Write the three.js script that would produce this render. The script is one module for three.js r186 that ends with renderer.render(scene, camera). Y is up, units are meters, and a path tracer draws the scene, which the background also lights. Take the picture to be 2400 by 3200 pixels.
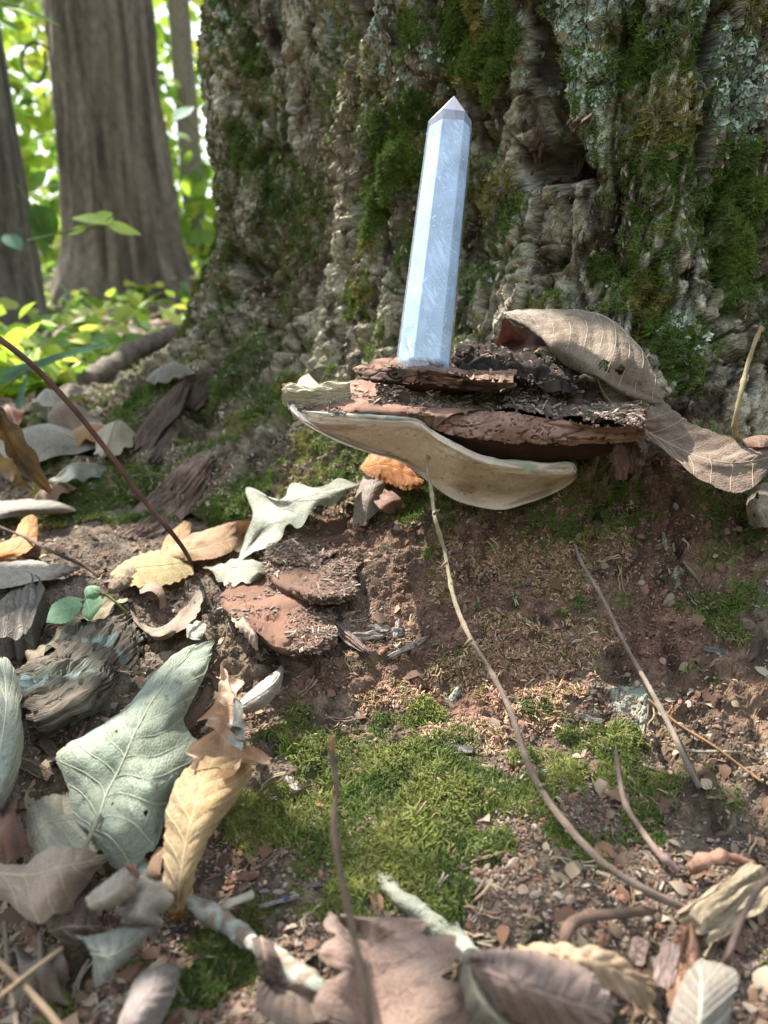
import * as THREE from 'three';
import { mergeGeometries } from 'three/addons/utils/BufferGeometryUtils.js';
import { MeshBVH } from 'three-mesh-bvh';

// ---------------------------------------------------------------- camera, sky, sun, exposure
const scene = new THREE.Scene();
const CAM = new THREE.Vector3(0, 0.30, 0), PITCH = THREE.MathUtils.degToRad(20.5), FOCAL = 1736, PW = 1659, PH = 2212;
const camera = new THREE.PerspectiveCamera(2 * THREE.MathUtils.radToDeg(Math.atan(PH / 2 / FOCAL)), PW / PH, 0.01, 400);
camera.position.copy(CAM); camera.rotation.set(-PITCH, 0, 0);
camera.focus = 0.33; camera.userData.fStop = 12;
const SUN = new THREE.Vector3(-5.07, 8.95, -5.64).normalize();
const sun = new THREE.DirectionalLight(new THREE.Color(1, 0.94, 0.84), 5);
sun.name = 'sun'; sun.target.position.set(0, 0.1, -0.4); sun.position.copy(SUN).multiplyScalar(12).add(sun.target.position); sun.castShadow = true; sun.shadow.radius = 1;
sun.shadow.mapSize.set(4096, 4096);
Object.assign(sun.shadow.camera, { left: -3, right: 3, top: 3, bottom: -3, near: 0.5, far: 40 });
scene.add(sun, sun.target);
{
  const W = 256, H = 128, d = new Float32Array(W * H * 4);
  for (let j = 0; j < H; j++) for (let i = 0; i < W; i++) {
    const up = Math.max(0, Math.sin(((j + 0.5) / H - 0.5) * Math.PI)), k = Math.pow(1 - up, 3), o = (j * W + i) * 4;
    d[o] = 0.78 * (0.84 + 0.2 * k); d[o + 1] = 0.78 * (0.95 + 0.12 * k); d[o + 2] = 0.78 * (1.12 + 0.02 * k); d[o + 3] = 1;
  }
  const t = new THREE.DataTexture(d, W, H, THREE.RGBAFormat, THREE.FloatType);
  t.mapping = THREE.EquirectangularReflectionMapping; t.magFilter = t.minFilter = THREE.LinearFilter; t.needsUpdate = true;
  scene.background = t; scene.environment = t;
}
const renderer = new THREE.WebGLRenderer({ antialias: true });
renderer.toneMapping = THREE.LinearToneMapping; renderer.toneMappingExposure = 3.0;
renderer.shadowMap.enabled = true; renderer.setSize(768, 1024);

// ---------------------------------------------------------------- helpers
const V = (x, y, z) => new THREE.Vector3(x, y, z);
const { clamp, lerp, smoothstep: ss } = THREE.MathUtils;
function rng(seed) { let a = seed >>> 0 || 1; return () => { a = (a + 0x6D2B79F5) | 0; let t = Math.imul(a ^ (a >>> 15), 1 | a); t = (t + Math.imul(t ^ (t >>> 7), 61 | t)) ^ t; return ((t ^ (t >>> 14)) >>> 0) / 4294967296; }; }
const perm = new Uint8Array(512);
{ const r = rng(77), p = [...Array(256).keys()]; for (let i = 255; i > 0; i--) { const j = Math.floor(r() * (i + 1)); [p[i], p[j]] = [p[j], p[i]]; } for (let i = 0; i < 512; i++) perm[i] = p[i & 255]; }
const gr = (h, x, y, z) => { const u = (h &= 15) < 8 ? x : y, v = h < 4 ? y : h === 12 || h === 14 ? x : z; return (h & 1 ? -u : u) + (h & 2 ? -v : v); };
function n3(x, y, z) {
  const fx = Math.floor(x), fy = Math.floor(y), fz = Math.floor(z), X = fx & 255, Y = fy & 255, Z = fz & 255; x -= fx; y -= fy; z -= fz;
  const u = x * x * x * (x * (x * 6 - 15) + 10), v = y * y * y * (y * (y * 6 - 15) + 10), w = z * z * z * (z * (z * 6 - 15) + 10);
  const A = perm[X] + Y, AA = perm[A] + Z, AB = perm[A + 1] + Z, B = perm[X + 1] + Y, BA = perm[B] + Z, BB = perm[B + 1] + Z;
  const l = (t, a, b) => a + t * (b - a);
  return l(w, l(v, l(u, gr(perm[AA], x, y, z), gr(perm[BA], x - 1, y, z)), l(u, gr(perm[AB], x, y - 1, z), gr(perm[BB], x - 1, y - 1, z))),
    l(v, l(u, gr(perm[AA + 1], x, y, z - 1), gr(perm[BA + 1], x - 1, y, z - 1)), l(u, gr(perm[AB + 1], x, y - 1, z - 1), gr(perm[BB + 1], x - 1, y - 1, z - 1))));
}
const fbm = (x, y, z, o = 3) => { let s = 0, a = 1, f = 1; for (let i = 0; i < o; i++) { s += a * n3(x * f, y * f, z * f); a *= 0.5; f *= 2.03; } return s; };
// a point of the world on the sight line of a place in the photograph: at a distance along the axis, or at a height
const SP = Math.sin(PITCH), CP = Math.cos(PITCH);
const sight = (px, py) => { const dx = (px - PW / 2) / FOCAL, dy = (PH / 2 - py) / FOCAL; return V(dx, dy * CP - SP, -dy * SP - CP); };
const at = (px, py, z) => sight(px, py).multiplyScalar(z).add(CAM);
const drop = (px, py, h) => { const s = sight(px, py); return s.multiplyScalar(-h * 0.962 / s.y).add(CAM); };
const numbers = {};
function numbered(name) { const n = numbers[name] = (numbers[name] ?? -1) + 1; return n ? name + '_' + String(n).padStart(3, '0') : name; }
function tag(o, label, category, group, kind) { if (label) o.userData.label = label; if (category) o.userData.category = category; if (group) o.userData.group = group; if (kind) o.userData.kind = kind; return o; }
function thing(name, label, category, pos, group, kind) { const g = new THREE.Group(); g.name = numbered(name); if (pos) g.position.copy(pos); scene.add(g); return tag(g, label, category, group, kind); }
function put(name, geo, m, parent = scene, local = false) {      // shapes come in world coordinates unless they are local to their thing
  const o = new THREE.Mesh(geo, m); o.name = parent === scene ? numbered(name) : name; o.castShadow = o.receiveShadow = true; parent.add(o);
  if (parent !== scene && !local) { let t = parent; while (t.parent !== scene) t = t.parent; geo.translate(-t.position.x, -t.position.y, -t.position.z); }
  return o;
}
const col = (r, g, b) => new THREE.Color().setRGB(r, g, b);

// ---------------------------------------------------------------- textures
function tex(w, h, f, o = {}) {
  const d = new Uint8Array(w * h * 4), c = [0, 0, 0];
  for (let j = 0; j < h; j++) for (let i = 0; i < w; i++) { f(i / w, j / h, c); const k = (j * w + i) * 4; for (let q = 0; q < 3; q++) d[k + q] = clamp(c[q] * 255, 0, 255); d[k + 3] = 255; }
  const t = new THREE.DataTexture(d, w, h); t.wrapS = t.wrapT = THREE.RepeatWrapping; t.magFilter = THREE.LinearFilter; t.minFilter = THREE.LinearMipmapLinearFilter; t.generateMipmaps = true;
  if (o.srgb) t.colorSpace = THREE.SRGBColorSpace; if (o.repeat) t.repeat.set(...o.repeat); t.needsUpdate = true; return t;
}
// tileable noise on a torus of two periods
const tn = (u, v, fu, fv, s) => { const a = n3(u * fu, v * fv, s), b = n3((u - 1) * fu, v * fv, s), c = n3(u * fu, (v - 1) * fv, s), d = n3((u - 1) * fu, (v - 1) * fv, s); return (a * (1 - u) + b * u) * (1 - v) + (c * (1 - u) + d * u) * v; };
const grey = (f) => (u, v, c) => { c[0] = c[1] = c[2] = clamp(f(u, v), 0, 1); };
const barkBump = tex(512, 512, grey((u, v) => 0.5 + 0.5 * tn(u, v, 30, 12, 1) + 0.35 * tn(u, v, 70, 40, 2) + 0.3 * tn(u, v, 140, 120, 3)), { repeat: [12, 12] });
const barkTint = tex(512, 512, (u, v, c) => { const a = 0.80 + 0.42 * tn(u, v, 24, 10, 5) + 0.35 * tn(u, v, 90, 60, 6), k = 0.06 * tn(u, v, 12, 8, 8); c[0] = a + k; c[1] = a; c[2] = a - k; }, { repeat: [9, 9] });
const grainTint = tex(512, 256, (u, v, c) => { const a = 0.82 + 0.4 * tn(u, v, 4, 46, 15) + 0.3 * tn(u, v, 8, 110, 16) + 0.1 * tn(u, v, 60, 60, 17); c[0] = c[1] = c[2] = a; });
const grainBump = tex(512, 256, grey((u, v) => 0.5 + 0.55 * tn(u, v, 4, 40, 25) + 0.4 * tn(u, v, 8, 100, 26)));
const fineTint = tex(512, 512, (u, v, c) => { const a = 0.9 + 0.22 * tn(u, v, 20, 20, 35) + 0.26 * tn(u, v, 90, 90, 36), s = tn(u, v, 60, 60, 38) > 0.47 ? 0.55 : 1; c[0] = a * s; c[1] = a * s; c[2] = a * s; });
const fineBump = tex(512, 512, grey((u, v) => 0.5 + 0.4 * tn(u, v, 30, 30, 45) + 0.4 * tn(u, v, 110, 110, 46)));
// cells of the smallest veins of a dead leaf
function cells(u, v, n, seed) {
  let a = 9, b = 9; const x = u * n, y = v * n, ix = Math.floor(x), iy = Math.floor(y);
  for (let j = -1; j < 2; j++) for (let i = -1; i < 2; i++) {
    const X = ((ix + i) % n + n) % n, Y = ((iy + j) % n + n) % n, h = perm[perm[X & 255] + (Y & 255) + seed & 511], k = perm[h + 91 + seed & 511];
    const dd = Math.hypot(ix + i + h / 255 - x, iy + j + k / 255 - y); if (dd < a) { b = a; a = dd; } else if (dd < b) b = dd;
  }
  return b - a;
}
const leafTint = tex(1024, 1024, (u, v, c) => {
  const e = 1 - ss(cells(u, v, 44, 3), 0, 0.16), m = 1 - ss(cells(u, v, 15, 9), 0, 0.07), a = 0.78 + 0.24 * tn(u, v, 7, 7, 55) + 0.24 * tn(u, v, 40, 40, 56) + 0.16 * tn(u, v, 160, 160, 51) + 0.16 * e + 0.18 * m, s = tn(u, v, 46, 46, 58) > 0.45 ? 0.5 : 1, w = 0.09 * tn(u, v, 5, 5, 59);
  c[0] = a * s + w; c[1] = a * s; c[2] = a * s - w;
});
const leafBump = tex(1024, 1024, grey((u, v) => 0.45 + 0.28 * ss(cells(u, v, 44, 3), 0, 0.3) + 0.25 * tn(u, v, 30, 30, 65) + 0.2 * tn(u, v, 140, 140, 66)));

// ---------------------------------------------------------------- materials
const std = (c, o = {}) => new THREE.MeshPhysicalMaterial({ color: c, roughness: 0.85, side: THREE.DoubleSide, specularIntensity: 0.5, ...o });
const M = {
  bark: std(0xffffff, { vertexColors: true, map: barkTint, bumpMap: barkBump, bumpScale: 0.003, roughness: 0.92 }),
  soil: std(0xffffff, { vertexColors: true, map: barkTint, bumpMap: barkBump, bumpScale: 0.002, roughness: 0.95 }),
  moss: std(0xffffff, { roughness: 0.8, transmission: 0.25, thickness: 0, specularIntensity: 0.3 }),
  crumb: std(0xffffff, { roughness: 0.9 }),
  flake: std(0xffffff, { roughness: 0.95 }),
  farLeaf: std(0xffffff, { roughness: 0.9, transmission: 0.62, thickness: 0 }),
  green: std(0xffffff, { vertexColors: true, roughness: 0.75, transmission: 0.42, thickness: 0, map: leafTint }),
  leaf: std(0xffffff, { vertexColors: true, roughness: 0.8, transmission: 0.24, thickness: 0, map: leafTint, bumpMap: leafBump, bumpScale: 0.0006, specularIntensity: 0.7 }),
  wood: std(0xffffff, { vertexColors: true, map: grainTint, bumpMap: grainBump, bumpScale: 0.0018, roughness: 0.9 }),
  twig: std(0xffffff, { vertexColors: true, map: fineTint, bumpMap: fineBump, bumpScale: 0.0006, roughness: 0.75 }),
  cap: std(0xffffff, { vertexColors: true, map: fineTint, bumpMap: fineBump, bumpScale: 0.001, roughness: 0.85 }),
  pore: std(0xffffff, { vertexColors: true, map: fineTint, bumpMap: fineBump, bumpScale: 0.0004, roughness: 0.8 }),
  vein: {},
};
const plain = (hex, o) => std(new THREE.Color(...hex), o);
const veinMat = (c) => (M.vein[c] ??= std(col(...c), { roughness: 0.8 }));
// ---------------------------------------------------------------- the great tree: its foot and bark
const AX = V(0.350, 0, -0.850), R0 = 0.474;
function flareOf(th) {                                        // how far the foot spreads in each direction
  const pts = [[-3.2, 0.7], [-1.9, 0.9], [-1.5, 1.05], [-1.25, 1.1], [-1.0, 0.92], [-0.82, 0.86], [-0.62, 1], [-0.3, 1.02], [0, 0.95], [0.6, 0.8], [3.2, 0.7]];
  for (let i = 1; i < pts.length; i++) if (th <= pts[i][0]) { const t = (th - pts[i - 1][0]) / (pts[i][0] - pts[i - 1][0]), s = t * t * (3 - 2 * t); return lerp(pts[i - 1][1], pts[i][1], s); }
  return 0.7;
}
// the left root falls more steeply to the ground
const steep = (th) => { const L = th > -0.68 ? 0 : th > -0.84 ? ss(-th, 0.68, 0.84) : th > -0.98 ? 1 : th > -1.1 ? lerp(1, 0.35, ss(-th, 0.98, 1.1)) : 0.35; return 0.64 * L; };
const reach = (e, th) => e * flareOf(th) * (1 - steep(th) * ss(e, 0.02, 0.35));
// profile: t >= 0 runs up the stem (metres above the camera's level), t < 0 runs out along the foot
const E_MAX = 0.5;
function basePoint(th, k, up, out = V(0, 0, 0)) {
  let r, h;
  const lobes = 0.018 * Math.sin(th * 9 + 1.0) + 0.012 * Math.sin(th * 15 + 2.2);
  if (up) { h = k; r = R0 - 0.02 * Math.min(1, h) - 0.012 * ss(h, 0, 3) + lobes * (1 - 0.5 * ss(h, 0, 1)); }
  else { const e = k;  h = -0.22 * e / (e + 0.045); r = R0 + reach(e, th) + lobes * (1 - ss(e, 0.05, 0.25)); }
  return out.set(AX.x + r * Math.sin(th), CAM.y + h, AX.z + r * Math.cos(th));
}
// a coarse foot, only to find where things of the photograph lie on it
function hitBase(px, py) {
  const s = sight(px, py); let lo = 0.1, prev = 1;
  const f = (z) => {
    const x = s.x * z + CAM.x - AX.x, y = s.y * z + CAM.y, zz = s.z * z + CAM.z - AX.z, th = Math.atan2(x, zz), h = y - CAM.y;
    const lobes = 0.018 * Math.sin(th * 9 + 1.0) + 0.012 * Math.sin(th * 15 + 2.2);
    const e = h >= 0 ? 0 : h <= -0.2 ? 9 : 0.045 * h / (-0.22 - h);
    return Math.hypot(x, zz) - (h >= 0 ? R0 + lobes - 0.02 * h : R0 + reach(e, th) + lobes * (1 - ss(e, 0.05, 0.25)));
  };
  for (let z = 0.1; z < 1.3; z += 0.01) { if (f(z) < 0) { let a = lo, b = z; for (let i = 0; i < 20; i++) { const m = (a + b) / 2; if (f(m) < 0) b = m; else a = m; } return at(px, py, b); } lo = z; }
  return at(px, py, 0.7);
}
const blobs = (list) => list.map(([px, py, r, s]) => { const p = hitBase(px, py), z = p.distanceTo(CAM); return [p.x, p.y, p.z, 1 / (r * z / FOCAL) ** 2, s]; });
const mask = (B, x, y, z) => { let m = 0; for (const b of B) { const q = ((x - b[0]) ** 2 + (y - b[1]) ** 2 + (z - b[2]) ** 2) * b[3]; if (q < 4) m = Math.max(m, b[4] * Math.exp(-q * 0.9)); } return m; };
const MOSS = blobs([[470, 380, 75, .9], [450, 500, 70, 1], [425, 600, 55, 1], [440, 150, 50, .6], [560, 150, 40, .6], [550, 330, 70, .8], [600, 420, 60, .7], [500, 250, 50, .6], [870, 90, 60, .6], [850, 340, 90, .95], [810, 420, 80, 1], [860, 520, 70, .7],
  [1020, 120, 100, 1], [1050, 190, 60, .9], [900, 230, 60, .7], [740, 180, 40, .5], [1380, 90, 80, .7], [1430, 350, 80, .9], [1350, 440, 70, .8], [1330, 560, 80, .8], [1400, 650, 100, .9], [1600, 450, 90, 1], [1590, 560, 90, 1], [1620, 330, 50, .8], [1250, 690, 60, .5],
  [1480, 740, 90, .7], [1600, 640, 90, 1], [1500, 840, 60, .6], [760, 650, 60, .6], [700, 560, 40, .6], [560, 740, 60, .6], [480, 660, 60, .7], [620, 850, 60, .6], [430, 760, 50, .6], [1040, 500, 50, .7], [1050, 600, 50, .6], [740, 880, 80, .7], [690, 940, 70, .7], [400, 700, 50, .9],
  [1180, 640, 50, .5], [1560, 1200, 60, .7], [1630, 1300, 60, .8], [1600, 1050, 50, .5], [1500, 480, 50, .5], [960, 60, 50, .7], [1180, 30, 50, .6], [560, 560, 50, .6], [330, 790, 40, .8], [150, 1060, 50, .9], [240, 1000, 40, .5], [1640, 740, 60, .9], [1560, 750, 50, .8], [560, 900, 60, .6], [650, 960, 60, .7], [480, 860, 50, .6], [600, 1010, 40, .5], [380, 780, 50, .7], [700, 760, 50, .5], [300, 860, 40, .6], [520, 780, 50, .5], [1120, 560, 40, .4], [1280, 760, 50, .5], [1420, 790, 40, .5], [280, 880, 60, .7], [200, 960, 60, .8], [340, 760, 50, .8], [150, 1040, 50, .9]]);
const MAT = blobs([[1010, 1620, 80, .6], [880, 1540, 70, .55], [1150, 1620, 70, .65], [760, 1640, 90, 1], [650, 1580, 75, .9], [860, 1720, 115, 1], [700, 1790, 115, 1], [560, 1770, 95, 1], [900, 1850, 95, 1], [1000, 1700, 90, .9], [1130, 1740, 75, .9], [1290, 1590, 80, 1], [1340, 1670, 65, 1], [1370, 1760, 50, .8], [780, 1950, 75, 1], [450, 2060, 75, .95],
  [500, 2150, 90, .9], [430, 2200, 80, .9], [1200, 1830, 55, .8], [1270, 1910, 50, .8], [960, 1930, 55, .8], [640, 1900, 60, .6], [1450, 1680, 40, .5], [560, 1990, 45, .6], [820, 1560, 70, .7], [1080, 1840, 60, .7], [1230, 1680, 60, .7], [1400, 1830, 40, .6], [1430, 1260, 60, .4], [1560, 1330, 70, .5], [1340, 1290, 60, .45], [1560, 1720, 60, .4], [1100, 1300, 60, .35]]);
const OCHRE = blobs([[1000, 1600, 140, 1], [850, 1510, 110, .8], [1150, 1500, 110, .9], [1080, 1340, 120, .9], [1220, 1380, 100, .8], [950, 1290, 80, .8], [1270, 1240, 90, .6], [1000, 1440, 120, .9], [1350, 1330, 70, .6], [1150, 1200, 150, .8], [1000, 1220, 90, .8], [1330, 1180, 110, .6], [1180, 1450, 160, .8], [880, 1400, 80, .6]]);
const RED = blobs([[1150, 1180, 230, 1], [950, 1300, 130, 1], [1450, 1120, 170, .9], [860, 1430, 150, .8], [1050, 1450, 190, .9], [1400, 1350, 160, .8], [1560, 1180, 120, .7], [720, 1180, 160, .6], [700, 1480, 130, .6], [1600, 1500, 140, .5]]);
const LICHEN = blobs([[1180, 130, 70, 1], [1230, 60, 80, 1], [1280, 180, 60, .9], [1300, 30, 60, .9], [1200, 200, 40, .8], [1270, 330, 40, .9], [1600, 120, 70, 1], [1570, 240, 60, 1], [1630, 220, 60, 1], [1560, 60, 50, .9], [600, 30, 60, .7], [730, 60, 50, .7], [800, 30, 60, .7], [930, 130, 40, .8], [870, 170, 40, .7], [700, 340, 30, .7], [1400, 480, 40, .6], [1450, 700, 40, 1], [1480, 760, 36, 1], [1550, 420, 30, .7], [1340, 130, 40, .8], [500, 60, 50, .6], [1500, 20, 60, .6]]);
const PALE = blobs([[1450, 690, 45, 1], [1475, 760, 40, 1], [1380, 1500, 40, .8], [1390, 1560, 50, .8]]);
// hollows and cracks in the bark: [centre, half width, half height, depth, turn in the picture plane]
const HOLES = [[1215, 355, 54, 48, 0.12], [1165, 345, 60, 46, 0.045], [1175, 250, 34, 75, 0.03], [1150, 100, 17, 75, 0.045], [1330, 70, 26, 36, 0.022], [1190, 560, 17, 24, 0.03], [1545, 60, 12, 110, 0.032], [1530, 250, 12, 120, 0.03], [1515, 330, 12, 60, 0.024], [1555, 590, 14, 60, 0.026],
  [1548, 470, 10, 60, 0.02], [540, 590, 42, 30, 0.03], [500, 560, 30, 26, 0.03], [470, 650, 50, 26, 0.03], [395, 470, 22, 30, 0.02], [1455, 1200, 9, 26, 0.008], [1290, 1100, 14, 30, 0.012], [1335, 1110, 30, 8, 0.01], [1445, 1620, 12, 50, 0.006], [820, 260, 10, 60, 0.014], [690, 150, 10, 60, 0.012], [850, 80, 9, 60, 0.014], [770, 450, 9, 70, 0.016], [760, 320, 9, 60, 0.012], [1020, 900, 40, 20, 0.012], [430, 900, 40, 60, 0.03], [350, 940, 30, 40, 0.02], [1460, 1420, 10, 70, 0.005], [1040, 330, 8, 60, 0.012]]
  .map(([px, py, rx, ry, d]) => { const p = hitBase(px, py), z = p.distanceTo(CAM), k = z / FOCAL; return { p, ax: 1 / (rx * k), ay: 1 / (ry * k), d }; });
const wo = [0, 0, 0];
function worley(x, y, seed) {                                       // distances to the nearest and second cell, and the nearest cell's own number
  const ix = Math.floor(x), iy = Math.floor(y); let a = 9, b = 9, id = 0;
  for (let j = -1; j < 2; j++) for (let i = -1; i < 2; i++) { const h = perm[perm[(ix + i) & 255] + ((iy + j) & 255) & 511] ^ seed, k = perm[(h + 131) & 255], q = Math.hypot(ix + i + h / 256 - x, iy + j + k / 256 - y); if (q < a) { b = a; a = q; id = perm[(h * 7 + k) & 255] / 255; } else if (q < b) b = q; }
  wo[0] = a; wo[1] = b; wo[2] = id; return [a, b, id];
}
let plate = 0, scale = 0;
function barkDepth(p, wall) {
  const { x, y, z } = p, wx = 0.012 * n3(x * 14, y * 9, z * 14 + 4), qx = x + wx, qy = y * 0.30, qz = z + wx;
  let d = 0.014 * n3(x * 7, y * 4, z * 7) + 0.007 * n3(x * 21, y * 9, z * 21 + 9);
  const w2 = 0.009 * n3(x * 40, y * 20, z * 40 + 21) + 0.005 * n3(x * 110, y * 40, z * 110), w3 = 0.006 * n3(x * 90, y * 60, z * 90 + 51);
  const c1 = Math.abs(n3((qx + w2) * 21, qy * 17 + w2 * 8, (qz + w2) * 21)), c2 = Math.abs(n3((qx + w3) * 47 + 5, y * 12, (qz + w3) * 47)), c3 = Math.abs(n3((x + w2) * 13, (y + w2) * 42, z * 13 + 60)), c4 = Math.abs(n3((x + w3) * 95, y * 26, (z + w3) * 95 + 8));
  const some = ss(n3(x * 15, y * 6, z * 15 + 90), -0.35, 0.15), th = Math.atan2(x - AX.x, z - AX.z) * 0.5, w4 = 0.02 * n3(x * 18, y * 12, z * 18 + 71);
  const P1 = worley((th + w4 + w2) * 27, (y + w2) * 5, 11), P2 = worley((th + w2) * 66 + w4 * 30, (y + w3) * 13, 57), P3 = worley((th + w3) * 150, (y + w3) * 36, 101);
  plate = P1[2] * 0.35 + P2[2] * 0.65; scale = P3[2];
  const rt = ss(th * 2, -0.62, -0.4), bl = 1 - 0.55 * rt; d += wall * bl * (0.013 * (ss(P1[1] - P1[0], 0.02, 0.22) - 1) * (0.35 + 0.65 * some) + 0.008 * (P1[2] - 0.5));
  d += (0.22 + 0.78 * wall) * (0.0055 * (ss(P2[1] - P2[0], 0.02, 0.18) - 1) + 0.0075 * (P2[2] - 0.5) + 0.0022 * (ss(P3[1] - P3[0], 0.02, 0.25) - 1) + 0.0044 * (P3[2] - 0.5));
  d += wall * 0.005 * (ss(c2, 0.0, 0.12) - 0.8);
  d += (0.35 + 0.65 * wall) * 0.0045 * (ss(c3, 0, 0.08) - 1) * ss(n3(x * 23, y * 23, z * 23 + 40), -0.1, 0.2);
  d += (0.4 + 0.6 * wall) * (0.0016 * ss(n3(x * 52, y * 17, z * 52 + 17), -0.04, 0.04) + 0.0016 * ss(n3(x * 90, y * 30, z * 90 + 27), -0.05, 0.05) + 0.0016 * ss(n3(x * 170, y * 60, z * 170 + 37), -0.08, 0.08));
  d += (1 - wall) * (0.006 * n3(x * 48, y * 48, z * 48 + 2) + 0.005 * Math.abs(n3(x * 95, y * 95, z * 95 + 6)) + 0.002 * n3(x * 210, y * 210, z * 210 + 1));
  d += 0.0015 * n3(x * 75, y * 28, z * 75) + 0.0020 * n3(x * 190, y * 80, z * 190) + 0.0014 * n3(x * 380, y * 300, z * 380);
  for (const h of HOLES) {
    const wob = 0.42 * n3(x * 42, y * 42, z * 42 + 12) + 0.34 * n3(x * 110, y * 60, z * 110 + 2) + 0.2 * n3(x * 260, y * 130, z * 260), ux = (x - h.p.x) * h.ax, uy = (y - h.p.y) * h.ay, uz = (z - h.p.z) * h.ay * 0.6, q = Math.sqrt(ux * ux + uy * uy + uz * uz) + wob;
    if (q < 1.35) d -= h.d * (1 - ss(q, 0.25, 1.25));
  }
  return d;
}
const tree = thing('oak_tree', 'huge old mossy tree trunk with deep fissures and a spreading foot', 'tree', V(AX.x, 0.1, AX.z));
let trunk, TR;
{
  const ths = [], ks = [];
  const T0 = -1.72, T1 = 0.12, ND = 1060;
  for (let i = 0; i <= ND; i++) ths.push(T0 + (T1 - T0) * i / ND);
  for (let i = 1; i <= 70; i++) ths.push(T1 + (T0 + 2 * Math.PI - T1) * i / 70);
  for (let i = 0; i < 26; i++) ks.push([0.16 + 5 * Math.pow(1 - i / 26, 2), true]);
  for (let i = 0; i <= 190; i++) ks.push([0.16 * (1 - i / 190), true]);
  { let e = 0; while (e < E_MAX) { const s = 0.22 * 0.045 / (e + 0.045) ** 2; e += 0.00088 / Math.hypot(1, s); ks.push([e, false]); } }
  const W = ths.length, H = ks.length, pos = new Float32Array(W * H * 3), uv = new Float32Array(W * H * 2), colr = new Float32Array(W * H * 3), idx = new Uint32Array((W - 1) * (H - 1) * 6);
  const p = V(0, 0, 0), a = V(0, 0, 0), b = V(0, 0, 0), n = V(0, 0, 0);
  let arc = 0, last = null;
  const masks = new Float32Array(W * H * 4);
  for (let j = 0; j < H; j++) {
    const [k, up] = ks[j]; basePoint(0, k, up, p); if (last) arc += p.distanceTo(last); last = p.clone();
    for (let i = 0; i < W; i++) {
      const th = ths[i], o = j * W + i; basePoint(th, k, up, p);
      basePoint(th + 0.002, k, up, a).sub(p); if (up) basePoint(th, k + 0.001, true, b).sub(p); else basePoint(th, k + 0.001, false, b).sub(p).negate();
      n.crossVectors(a, b).normalize();
      const e = up ? 0 : k / flareOf(th), lf = ss(-th, 0.68, 0.95), wall = 1 - ss(e, 0.012 + 0.05 * lf, 0.09 + 0.12 * lf);
      const dd = barkDepth(p, wall) + (1 - wall) * 0.007 * mask(MAT, p.x, p.y, p.z) * Math.max(-0.2, n3(p.x * 42, p.y * 42, p.z * 42 + 66)), pl = plate, sc = scale; p.addScaledVector(n, dd); p.toArray(pos, o * 3); uv[o * 2] = (th + 4) * 0.56; uv[o * 2 + 1] = arc;
      const { x, y, z } = p;
      const big = fbm(x * 16, y * 9, z * 16 + 70, 3), sm = fbm(x * 70, y * 36, z * 70 + 20, 3), sp = n3(x * 260, y * 260, z * 260);
      let mo = clamp(mask(MOSS, x, y, z) * 1.15 + big * 0.55 - 0.12 + 0.25 * sm, 0, 1), ma = clamp(mask(MAT, x, y, z) * 1.2 + 0.35 * sm + 0.2 * big - 0.1, 0, 1), oc = clamp(mask(OCHRE, x, y, z) + 0.3 * sm + 0.2 * big - 0.1, 0, 1), li = clamp(mask(LICHEN, x, y, z) * 1.2 + 0.6 * sm - 0.18, 0, 1);
      mo *= 1 - ss(e, 0.05, 0.12) * 0.5 * (1 - lf);
      masks[o * 4] = mo; masks[o * 4 + 1] = ma; masks[o * 4 + 2] = oc; masks[o * 4 + 3] = li;
      const red = clamp(mask(RED, x, y, z) + 0.25 * big, 0, 1), pale = mask(PALE, x, y, z) > 0.4 + 0.5 * sm ? 1 : 0;
      // bark: grey tan, patches of brown; foot: brown dust and crumbled wood; then moss and lichen growing on it
      let g0 = clamp(-0.12 + 0.62 * pl + 0.5 * sc + 0.9 * sm + 0.2 * big, 0, 1), r = lerp(0.06, 0.54, g0), g = lerp(0.046, 0.49, g0), bl = lerp(0.03, 0.355, g0);
      if (e < 0.03 && n3(x * 120, y * 55, z * 120 + 81) > 0.27) { r = lerp(r, 0.56, 0.7); g = lerp(g, 0.54, 0.7); bl = lerp(bl, 0.43, 0.7); }
      const br = ss(n3(x * 12, y * 7, z * 12 + 44), 0.05, 0.35) * 0.6; r = lerp(r, 0.15, br); g = lerp(g, 0.105, br); bl = lerp(bl, 0.07, br);
      const foot = (1 - 0.35 * lf) * ss(e, 0.02, 0.08) * (0.75 + 0.5 * sm); r = lerp(r, 0.098 + 0.10 * sm, foot); g = lerp(g, 0.070 + 0.07 * sm, foot); bl = lerp(bl, 0.046 + 0.045 * sm, foot);
      r = lerp(r, 0.19 + 0.15 * sm, red * 0.85); g = lerp(g, 0.094 + 0.075 * sm, red * 0.85); bl = lerp(bl, 0.062 + 0.05 * sm, red * 0.85);
      const q = Math.max(ss(mo + 0.3 * sm, 0.22, 0.55), ss(ma, 0.3, 0.6)) * 0.82; r = lerp(r, 0.085, q); g = lerp(g, 0.115, q); bl = lerp(bl, 0.026, q);
      const l2 = ss(li, 0.42, 0.55); r = lerp(r, 0.30, l2 * 0.8); g = lerp(g, 0.37, l2 * 0.8); bl = lerp(bl, 0.30, l2 * 0.8);
      if (pale) { r = 0.25; g = 0.26; bl = 0.21; }
      const s2 = 1 + 0.45 * sp; colr[o * 3] = clamp(r * s2, 0.01, 0.9); colr[o * 3 + 1] = clamp(g * s2, 0.01, 0.9); colr[o * 3 + 2] = clamp(bl * s2, 0.01, 0.9);
    }
  }
  let q = 0;
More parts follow.
